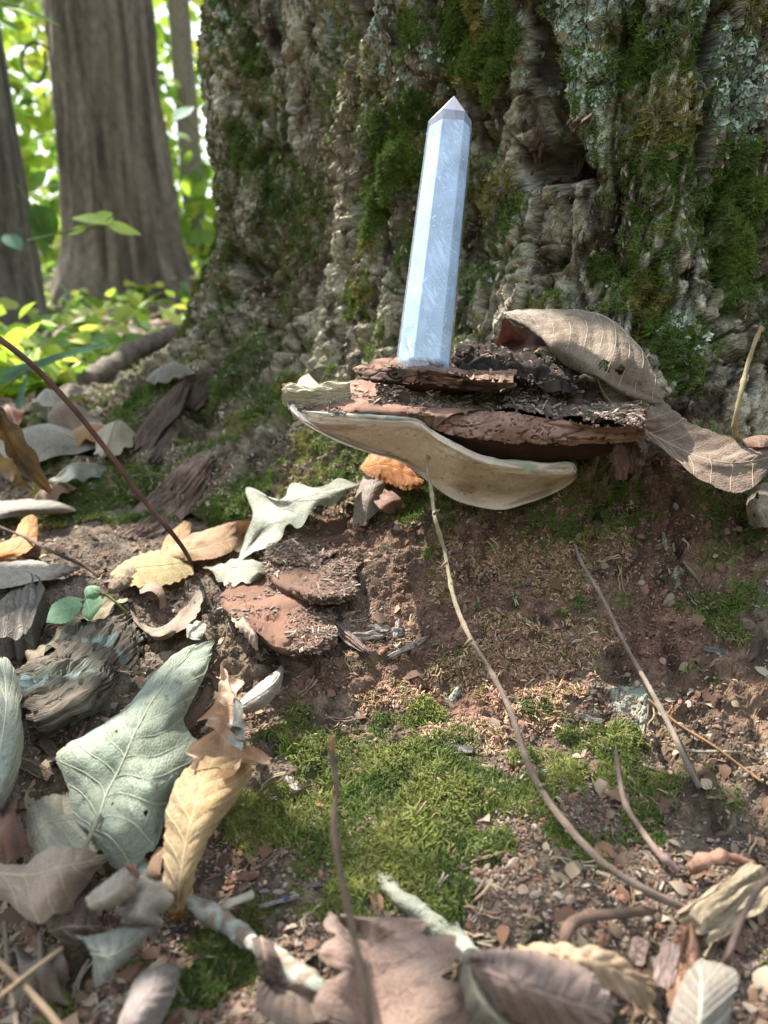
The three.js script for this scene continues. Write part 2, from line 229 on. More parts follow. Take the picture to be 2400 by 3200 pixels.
  for (let j = 0; j < H - 1; j++) for (let i = 0; i < W - 1; i++) { const o = j * W + i; idx[q++] = o; idx[q++] = o + W; idx[q++] = o + 1; idx[q++] = o + 1; idx[q++] = o + W; idx[q++] = o + W + 1; }
  const g = new THREE.BufferGeometry(); g.setAttribute('position', new THREE.BufferAttribute(pos, 3)); g.setAttribute('uv', new THREE.BufferAttribute(uv, 2)); g.setAttribute('color', new THREE.BufferAttribute(colr, 3)); g.setIndex(new THREE.BufferAttribute(idx, 1)); g.computeVertexNormals();
  TR = { W, H, ND, rows: [26, H], masks, pos: pos.slice(), nor: g.attributes.normal.array, geo: g };
  trunk = g;
}
// ---------------------------------------------------------------- the ground
function groundHeight(x, z) {
  const d = Math.hypot(x, z);
  let h = -0.186 - 0.014 * ss(d, 0.35, 0.7) - 0.06 * ss(d, 0.7, 2.2) + 0.05 * n3(x * 0.6, z * 0.6, 3) * ss(d, 0.8, 3) - 0.3 * ss(d, 6, 40);
  const f = 1 - ss(d, 3, 8);
  if (f > 0) h += f * (0.010 * n3(x * 9, z * 9, 1) + 0.006 * n3(x * 26, z * 26, 5) + 0.003 * n3(x * 70, z * 70, 8) + (d < 1.2 ? 0.0022 * n3(x * 170, z * 170, 2) + 0.0012 * n3(x * 380, z * 380, 4) : 0));
  return CAM.y + h;
}
let ground, GR;
{
  const rs = [], as = []; for (let i = 0; i < 620; i++) rs.push(0.05 * Math.pow(1.0046, i)); for (let i = 0; i < 90; i++) rs.push(rs[619] * Math.pow(1.062, i + 1));
  for (let i = 0; i <= 520; i++) as.push(-0.85 + 1.45 * i / 520); for (let i = 1; i <= 60; i++) as.push(0.6 + (2 * Math.PI - 1.45) * i / 60);
  const W = as.length, H = rs.length, pos = new Float32Array(W * H * 3), uv = new Float32Array(W * H * 2), c = new Float32Array(W * H * 3), idx = new Uint32Array((W - 1) * (H - 1) * 6), masks = new Float32Array(W * H * 4);
  for (let j = 0; j < H; j++) for (let i = 0; i < W; i++) {
    const o = j * W + i, x = rs[j] * Math.sin(as[i]), z = -rs[j] * Math.cos(as[i]), y = groundHeight(x, z); pos.set([x, y, z], o * 3); uv.set([x, z], o * 2);
    const sm = fbm(x * 60, z * 60, 2, 3), big = fbm(x * 12, z * 12, 7, 2), sp = n3(x * 260, z * 260, 9), k = clamp(0.5 + sm, 0, 1);
    let r = lerp(0.06, 0.19, k), g = lerp(0.046, 0.148, k), b = lerp(0.034, 0.11, k);
    const red = mask(RED, x, y, z) * 0.7; r = lerp(r, 0.16, red); g = lerp(g, 0.092, red); b = lerp(b, 0.064, red);
    const ma = clamp(mask(MAT, x, y, z) * 1.2 + 0.35 * sm + 0.2 * big - 0.1, 0, 1), oc = clamp(mask(OCHRE, x, y, z) + 0.3 * sm + 0.2 * big - 0.1, 0, 1); masks[o * 4 + 1] = ma; masks[o * 4 + 2] = oc;
    const q = ss(ma, 0.3, 0.6) * 0.8; r = lerp(r, 0.062, q); g = lerp(g, 0.078, q); b = lerp(b, 0.022, q);
    const far = ss(rs[j], 1.6, 3.5), gs = clamp(0.55 + 0.9 * n3(x * 1.4, z * 1.4, 12) + 0.6 * n3(x * 6, z * 6, 2), 0, 1); r = lerp(r, lerp(0.20, 0.09, gs), far); g = lerp(g, lerp(0.155, 0.155, gs), far); b = lerp(b, lerp(0.11, 0.03, gs), far);
    const s2 = 1 + 0.4 * sp; c.set([r * s2, g * s2, b * s2], o * 3);
  }
  let q = 0; for (let j = 0; j < H - 1; j++) for (let i = 0; i < W - 1; i++) { const o = j * W + i; idx[q++] = o; idx[q++] = o + 1; idx[q++] = o + W; idx[q++] = o + 1; idx[q++] = o + W + 1; idx[q++] = o + W; }
  ground = new THREE.BufferGeometry(); ground.setAttribute('position', new THREE.BufferAttribute(pos, 3)); ground.setAttribute('uv', new THREE.BufferAttribute(uv, 2)); ground.setAttribute('color', new THREE.BufferAttribute(c, 3)); ground.setIndex(new THREE.BufferAttribute(idx, 1)); ground.computeVertexNormals();
  GR = { W, H, ND: 520, rows: [0, 620], masks, pos, nor: ground.attributes.normal.array };
}
const BV = [trunk, ground].map((g) => { const c = new THREE.BufferGeometry(); c.setAttribute('position', g.attributes.position.clone()); c.setIndex(g.index.clone()); return new MeshBVH(c, { maxDepth: 80 }); });
function hit(px, py) {
  const s = sight(px, py), l = s.length(), ray = new THREE.Ray(CAM, s.normalize()); let best = null;
  for (const b of BV) { const h = b.raycastFirst(ray, THREE.DoubleSide); if (h && (!best || h.distance < best.distance)) best = h; }
  if (!best) return { point: at(px, py, 3), z: 3, n: V(0, 1, 0) };
  const n = best.face.normal.clone(); if (n.dot(ray.direction) > 0) n.negate();
  return { point: best.point, z: best.distance / l, n };
}
function under(x, z, from = CAM.y + 0.02) { const ray = new THREE.Ray(V(x, from, z), V(0, -1, 0)); let best = null; for (const b of BV) { const h = b.raycastFirst(ray, THREE.DoubleSide); if (h && (!best || h.distance < best.distance)) best = h; } return best; }
put('trunk', trunk, M.bark, tree);
tag(put('ground', ground, M.soil), 'brown forest floor of bare crumbly soil around the foot of the tree', 'ground', null, 'structure');
// ---------------------------------------------------------------- sheets, rods and chips
// a place: [px, py, lift above the surface seen there] (lift < 0.1), [px, py, distance along the axis], or a Vector3
function place(c) {
  if (c.isVector3) return c; const [px, py, z] = c;
  if (z < 0.1) { const h = hit(px, py); return at(px, py, Math.min(h.z, 1.5) - z); }
  return at(px, py, z);
}
const spline = (list) => new THREE.CatmullRomCurve3(list.map(place), false, 'centripetal');
// A surface through curves that run along it (u) and are stacked across it (v). o: nu, nv, bulge, corr [veins, height], ruffle [height, waves], rough, serrate, holes, color(u, v, rand) -> [r, g, b]
function sheetGeo(curves, o = {}) {
  const nu = o.nu ?? 70, nv = o.nv ?? 36, C = curves.map((c) => spline(c)), P = [], seed = o.seed ?? 1, mid = o.mid ?? 0.5;
  const rows = C.map((c) => { const r = []; for (let i = 0; i <= nu; i++) r.push(c.getPoint(i / nu)); return r; });
  for (let i = 0; i <= nu; i++) {
    const u = i / nu, pts = rows.map((r) => r[i]), cr = pts.length > 2 ? new THREE.CatmullRomCurve3(pts, false, 'catmullrom', 0.5) : null;
    for (let j = 0; j <= nv; j++) {
      let v = j / nv; const side = v < mid ? -1 : 1;
      if (o.edge) { const k = o.edge(u, side); v = mid + (v - mid) * k; }
      else if (o.worn) v = mid + (v - mid) * (1 - o.worn * Math.max(0, n3(u * 24, side * 3, seed) + 0.6 * n3(u * 70, side * 5, seed) + 0.1));
      P.push(cr ? cr.getPoint(clamp(v, 0, 1)) : pts[0].clone().lerp(pts[1], v));
    }
  }
  const pos = new Float32Array(P.length * 3), uv = new Float32Array(P.length * 2), cc = new Float32Array(P.length * 3), idx = [];
  P.forEach((p, k) => p.toArray(pos, k * 3));
  for (let i = 0; i < nu; i++) for (let j = 0; j < nv; j++) {
    const u = (i + 0.5) / nu, v = (j + 0.5) / nv, a = i * (nv + 1) + j;
    if (o.holes && o.holes.some(([hu, hv, ru, rv]) => Math.hypot((u - hu) / ru, (v - hv) / rv) + 0.35 * n3(u * 40, v * 40, seed) < 1)) continue;
    idx.push(a, a + nv + 1, a + 1, a + 1, a + nv + 1, a + nv + 2);
  }
  const g = new THREE.BufferGeometry(); g.setAttribute('position', new THREE.BufferAttribute(pos, 3)); g.setIndex(idx); g.computeVertexNormals();
  let N = g.attributes.normal.array; const c0 = P[Math.floor(P.length / 2)], kk = Math.floor(P.length / 2) * 3;
  const want = o.face ?? CAM.clone().sub(c0); let s = Math.sign(N[kk] * want.x + N[kk + 1] * want.y + N[kk + 2] * want.z) || 1; if (o.flip) s = -s;
  const L = rows[0][0].distanceTo(rows[0][nu]) || 0.05;
  for (let i = 0; i <= nu; i++) for (let j = 0; j <= nv; j++) {
    const k = i * (nv + 1) + j, u = i / nu, v = j / nv, w = Math.abs(v - mid) * 2, x = pos[k * 3], y = pos[k * 3 + 1], z = pos[k * 3 + 2]; let d = 0;
    if (o.bulge) d += o.bulge * (1 - (2 * v - 1) ** 2);
    if (o.fold) d -= o.fold * (1 - w);
    if (o.corr) d += o.corr[1] * Math.abs(Math.sin(Math.PI * o.corr[0] * (u - 0.16 * w))) * ss(w, 0.03, 0.2) * (1 - 0.85 * ss(w, 0.7, 1)) * 0.5;
    if (o.ruffle) d += o.ruffle[0] * Math.pow(w, 1.5) * (Math.sin(u * o.ruffle[1] + (v < mid ? 1.7 : 0)) + 0.6 * Math.sin(u * o.ruffle[1] * 2.3 + 1));
    if (o.rough) d += o.rough * (n3(x * 90, y * 90, z * 90 + seed) + 0.5 * n3(x * 230, y * 230, z * 230 + seed));
    if (o.lump) d += o.lump * n3(x * 30 + seed, y * 30, z * 30);
    if (o.dent) d += o.dent(u, v, x, y, z);
    for (let q = 0; q < 3; q++) pos[k * 3 + q] += s * d * N[k * 3 + q];
    const us = o.uv ?? [L / 0.09, 0.6]; uv[k * 2] = u * us[0] + seed * 0.137; uv[k * 2 + 1] = v * us[1] + seed * 0.071;
    const c = o.color(u, v, x, y, z); cc.set(c, k * 3);
  }
  g.setAttribute('uv', new THREE.BufferAttribute(uv, 2)); g.setAttribute('color', new THREE.BufferAttribute(cc, 3));
  if (s < 0) { const ix = g.index.array; for (let i = 0; i < ix.length; i += 3) [ix[i], ix[i + 1]] = [ix[i + 1], ix[i]]; }
  g.computeVertexNormals(); g.userData = { nu, nv, mid };
  return g;
}
// a point of a sheet, a little in front of it
function onSheet(g, u, v, off) {
  const { nu, nv } = g.userData, p = g.attributes.position.array, n = g.attributes.normal.array, fu = clamp(u, 0, 1) * nu, fv = clamp(v, 0, 1) * nv, i = Math.min(nu - 1, Math.floor(fu)), j = Math.min(nv - 1, Math.floor(fv)), a = fu - i, b = fv - j, r = [0, 0, 0];
  for (let q = 0; q < 3; q++) { const f = (arr, k) => arr[k * 3 + q], k = i * (nv + 1) + j, bl = (arr) => (f(arr, k) * (1 - b) + f(arr, k + 1) * b) * (1 - a) + (f(arr, k + nv + 1) * (1 - b) + f(arr, k + nv + 2) * b) * a; r[q] = bl(p) + off * bl(n); }
  return V(...r);
}
// a rod along places: radius(t), bumps, colour(t)
function rodGeo(list, rad, o = {}) {
  const curve = list.getPointAt ? list : spline(list), n = o.n ?? 60, m = o.m ?? 8, fr = curve.computeFrenetFrames(n, false), pos = [], uv = [], cc = [], idx = [], L = curve.getLength();
  for (let i = 0; i <= n; i++) {
    const t = i / n, p = curve.getPointAt(t), r0 = typeof rad === 'function' ? rad(t) : rad;
    for (let j = 0; j <= m; j++) {
      const a = (j % m) / m * Math.PI * 2, k = 1 + (o.rough ?? 0.12) * (n3(p.x * 400 + Math.cos(a) * 1.5, p.y * 400 + Math.sin(a) * 1.5, p.z * 400) + 0.8 * n3(t * 9, a * 0.3, 3)), r = r0 * k;
      const q = p.clone().addScaledVector(fr.normals[i], Math.cos(a) * r).addScaledVector(fr.binormals[i], Math.sin(a) * r); pos.push(q.x, q.y, q.z); uv.push(t * L / 0.03, j / m); cc.push(...(o.color ? o.color(t, q.x, q.y, q.z) : [1, 1, 1]));
    }
  }
  for (let i = 0; i < n; i++) for (let j = 0; j < m; j++) { const a = i * (m + 1) + j; idx.push(a, a + 1, a + m + 1, a + 1, a + m + 2, a + m + 1); }
  for (const [i, w] of [[0, 1], [n, 0]]) { const c = pos.length / 3, p = curve.getPointAt(i / n); pos.push(p.x, p.y, p.z); uv.push(0, 0); cc.push(...cc.slice(i * (m + 1) * 3, i * (m + 1) * 3 + 3)); for (let j = 0; j < m; j++) { const a = i * (m + 1) + j; w ? idx.push(c, a + 1, a) : idx.push(c, a, a + 1); } }
  const g = new THREE.BufferGeometry(); g.setAttribute('position', new THREE.Float32BufferAttribute(pos, 3)); g.setAttribute('uv', new THREE.Float32BufferAttribute(uv, 2)); g.setAttribute('color', new THREE.Float32BufferAttribute(cc, 3)); g.setIndex(idx); g.computeVertexNormals();
  return g;
}
const veinGeo = (curve, r, n = 14) => { const g = new THREE.TubeGeometry(curve, n, r, 4, false); return g; };
const mixc = (a, b, t) => [lerp(a[0], b[0], t), lerp(a[1], b[1], t), lerp(a[2], b[2], t)];
// blotched leaf colours
function leafColor(A, B, seed, o = {}) {
  return (u, v, x, y, z) => {
    const k = clamp(0.5 + 0.9 * n3(x * 45 + seed, y * 45, z * 45) + 0.5 * n3(x * 160, y * 160 + seed, z * 160), 0, 1), w = Math.abs(v - (o.mid ?? 0.5)) * 2; let c = mixc(A, B, k);
    if (o.rimTint) c = mixc(c, o.rimTint, ss(w + 0.35 * n3(u * 9, v * 3, seed), 0.8, 1.05));
    if (o.spots && n3(x * 210, y * 210 + seed, z * 210) > 0.42) c = mixc(c, o.spots, 0.7);
    return c;
  };
}
// a leaf: blade, midrib and side veins
function leaf(label, group, curves, o = {}) {
  const seed = o.seed ?? 1, parent = o.parent, g = parent ?? thing(o.name ?? 'dead_leaf', label, o.category ?? 'leaf', place(curves[0][0]), group);
  if (o.zone) g.userData.zone = o.zone;
  const geo = sheetGeo(curves, { worn: 0.1, rough: 0.0005, lump: 0.0015, ...o, corr: o.veins ? [o.veins, o.corr ?? 0.0008] : undefined, color: o.color ?? leafColor(o.a, o.b, seed, o) });
  const mat = o.mat ?? M.leaf, mid = geo.userData.mid, vc = veinMat(mixc(o.vein ?? [0.36, 0.30, 0.22], o.a ?? [0.3, 0.25, 0.2], 0.45).map((x) => Math.round(x * 50) / 50));
  const vr = (o.vr ?? 0.00035) * 0.42;
  const veins = [];
  if (o.veins) {
    const e0 = o.midFrom ?? 0, e1 = o.midTo ?? 0.99, mp = []; for (let i = 0; i <= 24; i++) mp.push(onSheet(geo, lerp(e0, e1, i / 24), mid, 0.0001));
    if (o.mid !== -1) veins.push(['midrib', rodGeo(new THREE.CatmullRomCurve3(mp), (t) => vr * (1.9 - 1.3 * t), { n: 40, m: 6, rough: 0.1 })]);
    for (let k = 0; k < o.veins; k++) for (const s of o.sides ?? [-1, 1]) {
      const u0 = (k + 0.15) / o.veins * 0.96, pts = []; for (let i = 0; i <= 8; i++) { const w = i / 8; pts.push(onSheet(geo, u0 + (o.sweep ?? 0.16) * Math.pow(w, 0.8), mid + s * w * (s < 0 ? mid : 1 - mid) * 0.97, 0.00008)); }
      if (u0 + (o.sweep ?? 0.16) < 1.02) veins.push(['vein', veinGeo(new THREE.CatmullRomCurve3(pts), vr * 0.75)]);
    }
  }
  const blade = put(o.bladeName ?? 'blade', geo, mat, g);
  for (const [n, vg] of veins) put(n, vg, n === 'midrib' ? M.veinRod(vc) : vc, g);
  return { g, geo, blade };
}
M.veinRod = (m) => m;
function rod(name, label, category, list, rad, o = {}) {
  const t = put(name, rodGeo(list, rad, { ...o, color: o.color ?? ((t, x, y, z) => mixc(o.a, o.b, clamp(0.5 + n3(x * 150, y * 150, z * 150) + 0.3 * n3(t * 20, 1, 2), 0, 1))) }), o.mat ?? M.twig, o.parent ?? scene);
  return o.parent ? t : tag(t, label, category, o.group);
}
// a splinter or chip of wood with grain along x
function chipGeo(l, w, h, seed, A, B, o = {}) {
  const g = new THREE.BoxGeometry(l, h, w, o.nx ?? 10, 2, o.nz ?? 6), p = g.attributes.position, c = [], uv = g.attributes.uv, r = rng(seed), ends = [r() * 0.3, r() * 0.3];
  for (let i = 0; i < p.count; i++) {
    let x = p.getX(i), y = p.getY(i), z = p.getZ(i); const zz = z / w, xx = x / l;
    x += l * (Math.sign(x) * 0.16 * n3(zz * 6, seed, Math.sign(x) * 3) - 0.0) * Math.abs(xx) * 2; const rg = n3(zz * 5, xx * 0.8, seed);
    z += w * 0.16 * n3(xx * 3, seed + 5, zz * 1.5) * 1.4; z *= 1 - (o.taper ?? 1) * (0.25 + ends[x > 0 ? 0 : 1]) * Math.pow(Math.abs(xx) * 2, 3);
    y += h * 0.55 * rg * (y > 0 ? 1 : 0.5) + (o.bend ?? 0) * l * xx * xx + h * 0.3 * n3(xx * 4, zz * 2, seed + 2);
    p.setXYZ(i, x, y, z); uv.setXY(i, x / 0.02 + seed, z / 0.012 + y / 0.012);
    c.push(...mixc(A, B, clamp(0.5 + 0.9 * n3(xx * 2, zz * 8, seed + 7) + 0.35 * n3(xx * 14, zz * 9, seed), 0, 1)));
  }
  g.setAttribute('color', new THREE.Float32BufferAttribute(c, 3)); g.computeVertexNormals(); return g;
}
// lays a local shape on the surface seen at a place of the photograph, its x axis pointing to a second place
function lay(geo, a, b, lift = 0.001, turn = 0) {
  const A = hit(...a), pa = at(a[0], a[1], A.z - lift), pb = at(b[0], b[1], Math.min(hit(...b).z, A.z + 0.06) - lift), c = pa.clone().lerp(pb, 0.5), x = pb.clone().sub(pa).normalize(), n = A.n.clone().lerp(CAM.clone().sub(c).normalize(), 0.4), z = x.clone().cross(n).normalize(), y = z.clone().cross(x);
  const m = new THREE.Matrix4().makeBasis(x, y, z).setPosition(c); if (turn) m.multiply(new THREE.Matrix4().makeRotationX(turn)); geo.applyMatrix4(m); return geo;
}
const span = (a, b) => { const A = hit(...a), pa = at(a[0], a[1], A.z), pb = at(b[0], b[1], Math.min(hit(...b).z, A.z + 0.06)); return pa.distanceTo(pb); };
function chip(name, label, category, a, b, wpx, hpx, A, B, o = {}) {
  const k = hit(...a).z / FOCAL, geo = chipGeo(span(a, b), wpx * k, hpx * k, o.seed ?? a[0], A, B, o);
  lay(geo, a, b, o.lift ?? 0.001, o.turn ?? 0);
  return tag(put(name, geo, o.mat ?? M.wood), label, category, o.group);
}

// ---------------------------------------------------------------- the bracket fungus that carries the crystal
const rim = (list, h) => list.map(([x, y, k]) => drop(x, y, k ?? h));
const tint = (A, B, f = 60, seed = 0) => (u, v, x, y, z) => mixc(A, B, clamp(0.5 + 0.9 * n3(x * f + seed, y * f, z * f) + 0.6 * n3(x * f * 4, y * f * 4, z * f * 4 + seed), 0, 1));
const PINK = [0.46, 0.26, 0.19], PINK2 = [0.20, 0.095, 0.065], DARK = [0.075, 0.032, 0.022], DARK2 = [0.035, 0.017, 0.013];
const crack = (f, d, seed) => (u, v, x, y, z) => { const c = Math.abs(n3(x * f + seed, y * f * 0.6, z * f)); return -d * (1 - ss(c, 0, 0.09)); };
const shelf = thing('bracket_fungus', 'large stacked bracket fungus with a cream underside, jutting from the trunk under the crystal', 'fungus', drop(1010, 900, 0.1));
{
  // the young growth: a blue-green margin and a cream pore surface that swells downward, its right half tucked under the old cap
  const top = rim([[622, 872, .0835], [634, 884, .0855], [690, 893, .0860], [780, 899, .0862], [860, 903, .0865], [902, 908, .0875], [935, 932, .0920], [985, 962, .0980], [1040, 985, .1030], [1120, 1000, .1065], [1200, 1003, .1075], [1238, 1004, .1080], [1246, 1016, .1100]]);
  const low = rim([[622, 878, .0845], [636, 896, .0880], [690, 912, .0905], [780, 920, .0912], [860, 925, .0920], [910, 935, .0935], [950, 965, .0990], [1000, 990, .1040], [1060, 1010, .1085], [1130, 1022, .1115], [1200, 1026, .1125], [1238, 1022, .1120], [1246, 1022, .1112]]);
  const belly = rim([[624, 880, .0850], [650, 908, .0905], [705, 938, .0975], [785, 966, .1050], [850, 985, .1105], [905, 1012, .1175], [950, 1040, .1235], [1005, 1064, .1290], [1070, 1070, .1300], [1140, 1062, .1275], [1200, 1048, .1235], [1236, 1030, .1165], [1246, 1024, .1120]]);
  const foot = rim([[626, 882, .0845], [655, 912, .0900], [710, 945, .0975], [790, 977, .1060], [870, 1000, .1130], [925, 1040, .1230], [975, 1076, .1320], [1030, 1094, .1362], [1085, 1101, .1375], [1150, 1083, .1330], [1205, 1062, .1270], [1238, 1040, .1190], [1248, 1028, .1130]]);
  const back = foot.map((p, i) => p.clone().add(V(0.004, 0.006, -0.05)));
  const cream = tint([0.84, 0.71, 0.59], [0.70, 0.57, 0.46], 30, 3), pg = sheetGeo([top, low, belly, foot], { nu: 150, nv: 60, rough: 0.0005, lump: 0.0026, uv: [6, 2.5], seed: 3, dent: (u, v, x, y, z) => 0.00025 * n3(v * 14 + n3(u * 4, 1, 2), u * 2, 5) - 0.0006 * ss(n3(x * 420, y * 420, z * 420), 0.3, 0.6), color: (u, v, x, y, z) => { let c = cream(u, v, x, y, z); const w = n3(u * 14, v * 5, 2); c = mixc(c, [0.40, 0.33, 0.18], ss(v + 0.2 * w, 0.3, 0.5) * (1 - ss(v + 0.2 * w, 0.5, 0.7)) * 0.5 * ss(u, 0.5, 0.6)); c = mixc(c, [0.56, 0.40, 0.29], 0.4 * ss(n3(v * 9 + 0.8 * n3(u * 5, v * 3, 4), u * 1.5, 6), 0.05, 0.4)); c = mixc(c, [0.32, 0.2, 0.13], 0.7 * ss(n3(u * 7, v * 4, 11), 0.25, 0.5)); if (n3(x * 640, y * 640, z * 640) > 0.56) c = mixc(c, [0.14, 0.08, 0.05], 0.6); return c; } });
  put('pore_surface', pg, M.pore, shelf);
  put('pore_back', sheetGeo([foot, foot.map((p, i) => p.clone().add(V(0.002, 0.008, -0.022))), back], { nu: 80, nv: 12, rough: 0.0003, color: cream }), M.pore, shelf);
  const up2 = top.map((p) => p.clone().add(V(0, 0.0022, -0.002)));
  const edgeC = (u, v, x, y, z) => { const k = n3(x * 190, y * 190, z * 190) + 0.5 * n3(x * 60, y * 60, z * 60); const blue = (ss(u, 0.03, 0.10) * (1 - ss(u, 0.36, 0.46)) + ss(u, 0.66, 0.8)) * ss(0.55 - Math.abs(v - 0.5) + 0.7 * k, 0.05, 0.5); let c = mixc(mixc([0.80, 0.69, 0.57], [0.66, 0.55, 0.44], clamp(0.5 + k, 0, 1)), mixc([0.22, 0.32, 0.29], [0.46, 0.50, 0.43], clamp(0.45 + 1.3 * k, 0, 1)), blue); if (u < 0.28 && k > 0.3) c = [0.04, 0.06, 0.065]; return c; };
  const mg = sheetGeo([top.map((p) => p.clone().add(V(0, 0.0003, -0.0025))), top.map((p) => p.clone().add(V(0, 0.0004, 0.0001))), top.map((p, i) => p.clone().lerp(low[i], 0.5).add(V(0, 0, 0.0004))), low.map((p, i) => p.clone().lerp(belly[i], 0.06).add(V(0, 0, 0.0001)))], { nu: 150, nv: 16, rough: 0.0009, lump: 0.0008, uv: [7, 0.7], color: edgeC });
  const marg = put('margin', mg, M.pore, shelf); tag(marg, 'blue-green margin of the young growth');
  // upper face of the young growth, running back to the bark
  const rimTop = top.slice(0, 7).map((p) => p.clone().add(V(0, 0.0009, -0.0004)));
  put('cap', sheetGeo([rimTop, rim([[660, 872], [700, 876], [760, 880], [840, 884], [900, 888], [940, 892], [980, 896]], .0835), rim([[700, 858], [760, 860], [830, 862], [900, 866], [960, 870], [1010, 874], [1060, 880]], .0840), rim([[760, 820], [820, 820], [890, 822], [960, 824], [1020, 828], [1080, 834], [1140, 838]], .0860)], { nu: 70, nv: 40, rough: 0.0012, lump: 0.003, uv: [4, 3], face: V(0, 1, 0), dent: crack(120, 0.0012, 4), color: tint(PINK, [0.25, 0.15, 0.11], 70, 2) }), M.cap, shelf);
  // the old cap on the right: pale red-brown face with a cracked, rounded lip over a dark under face
  const ot = rim([[900, 900, .0862], [955, 898, .0852], [1040, 908, .0862], [1120, 916, .0870], [1200, 923, .0878], [1280, 929, .0884], [1345, 931, .0886], [1397, 933, .0888]]);
  const om = rim([[897, 908, .0885], [950, 915, .0885], [1040, 928, .0900], [1120, 936, .0908], [1200, 943, .0914], [1280, 946, .0916], [1345, 944, .0912], [1400, 938, .0900]]);
  const ol = rim([[905, 918, .0905], [962, 936, .0930], [1045, 950, .0948], [1125, 957, .0956], [1205, 961, .0960], [1285, 960, .0954], [1350, 952, .0934], [1402, 941, .0908]]);
  const lipColor = tint([0.60, 0.38, 0.30], [0.38, 0.20, 0.15], 80, 6);
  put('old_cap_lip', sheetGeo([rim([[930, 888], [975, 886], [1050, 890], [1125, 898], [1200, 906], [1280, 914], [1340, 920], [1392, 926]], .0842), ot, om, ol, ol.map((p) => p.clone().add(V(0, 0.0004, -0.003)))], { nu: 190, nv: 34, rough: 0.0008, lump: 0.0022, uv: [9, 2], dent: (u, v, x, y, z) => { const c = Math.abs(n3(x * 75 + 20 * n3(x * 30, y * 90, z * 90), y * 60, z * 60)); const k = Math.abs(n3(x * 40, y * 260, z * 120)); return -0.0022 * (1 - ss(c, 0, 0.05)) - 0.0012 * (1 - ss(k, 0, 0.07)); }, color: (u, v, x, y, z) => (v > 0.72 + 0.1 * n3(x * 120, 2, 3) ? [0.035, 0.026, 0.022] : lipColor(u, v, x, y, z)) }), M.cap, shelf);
  const under1 = rim([[912, 924, .0915], [970, 946, .0955], [1045, 962, .0985], [1125, 972, .1000], [1205, 976, .1005], [1285, 972, .0990], [1350, 960, .0955], [1402, 943, .0912]]).map((p) => p.add(V(0, 0, -0.004)));
  const under2 = rim([[912, 940, .0950], [955, 966, .1005], [1040, 1000, .1080], [1125, 1014, .1110], [1205, 1016, .1115], [1290, 1004, .1080], [1350, 978, .1010], [1402, 946, .0920]]).map((p) => p.add(V(0, 0, -0.010)));
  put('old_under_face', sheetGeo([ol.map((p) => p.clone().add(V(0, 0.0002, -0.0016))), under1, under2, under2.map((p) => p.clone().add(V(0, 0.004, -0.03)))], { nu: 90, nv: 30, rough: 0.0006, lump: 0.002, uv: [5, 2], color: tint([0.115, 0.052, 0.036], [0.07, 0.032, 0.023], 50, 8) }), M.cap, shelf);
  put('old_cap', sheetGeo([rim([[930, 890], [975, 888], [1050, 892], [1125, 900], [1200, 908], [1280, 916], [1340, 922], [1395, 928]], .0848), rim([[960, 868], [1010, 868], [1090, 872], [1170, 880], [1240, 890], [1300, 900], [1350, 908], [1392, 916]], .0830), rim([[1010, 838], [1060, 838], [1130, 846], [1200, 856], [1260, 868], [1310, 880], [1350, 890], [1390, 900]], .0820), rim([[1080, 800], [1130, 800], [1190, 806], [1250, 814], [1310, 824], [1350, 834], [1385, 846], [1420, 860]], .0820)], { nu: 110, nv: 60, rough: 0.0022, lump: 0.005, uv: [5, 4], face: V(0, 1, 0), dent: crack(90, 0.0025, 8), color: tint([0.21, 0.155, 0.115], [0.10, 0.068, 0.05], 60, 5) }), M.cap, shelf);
  // the upper tier on which the crystal stands
  const ct = rim([[764, 794, .0690], [785, 804, .0700], [850, 806, .0696], [905, 812, .0698], [980, 822, .0704], [1055, 829, .0708], [1112, 827, .0702]]);
  const cm = rim([[762, 798, .0700], [786, 812, .0716], [850, 817, .0718], [905, 823, .0720], [980, 833, .0726], [1055, 838, .0726], [1116, 830, .0708]]);
  const cl = rim([[768, 802, .0708], [792, 820, .0730], [852, 826, .0736], [908, 832, .0740], [982, 842, .0744], [1056, 845, .0740], [1116, 832, .0712]]);
  const cu = rim([[790, 806, .0710], [806, 826, .0742], [860, 846, .0778], [912, 858, .0800], [985, 862, .0800], [1056, 858, .0775], [1118, 836, .0716]]).map((p) => p.add(V(0, 0, -0.012)));
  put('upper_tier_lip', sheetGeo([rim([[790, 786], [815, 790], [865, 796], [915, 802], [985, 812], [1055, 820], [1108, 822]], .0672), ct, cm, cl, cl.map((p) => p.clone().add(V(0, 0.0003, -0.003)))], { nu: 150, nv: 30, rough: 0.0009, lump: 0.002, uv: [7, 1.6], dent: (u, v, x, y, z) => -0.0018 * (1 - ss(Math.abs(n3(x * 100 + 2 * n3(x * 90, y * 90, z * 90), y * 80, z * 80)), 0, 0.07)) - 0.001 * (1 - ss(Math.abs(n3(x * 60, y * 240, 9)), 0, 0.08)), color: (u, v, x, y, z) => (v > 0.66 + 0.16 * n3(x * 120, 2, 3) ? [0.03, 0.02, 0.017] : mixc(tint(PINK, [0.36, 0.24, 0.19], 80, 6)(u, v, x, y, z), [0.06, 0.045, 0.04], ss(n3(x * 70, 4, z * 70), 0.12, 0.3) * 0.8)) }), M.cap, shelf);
  put('upper_tier_under_face', sheetGeo([cl.map((p) => p.clone().add(V(0, 0.0002, -0.0012))), cl.map((p, i) => p.clone().lerp(cu[i], 0.5)), cu, cu.map((p) => p.clone().add(V(0, -0.001, -0.03)))], { nu: 80, nv: 24, rough: 0.001, lump: 0.002, uv: [4, 2], color: tint([0.15, 0.060, 0.036], [0.085, 0.036, 0.024], 70, 8) }), M.cap, shelf);
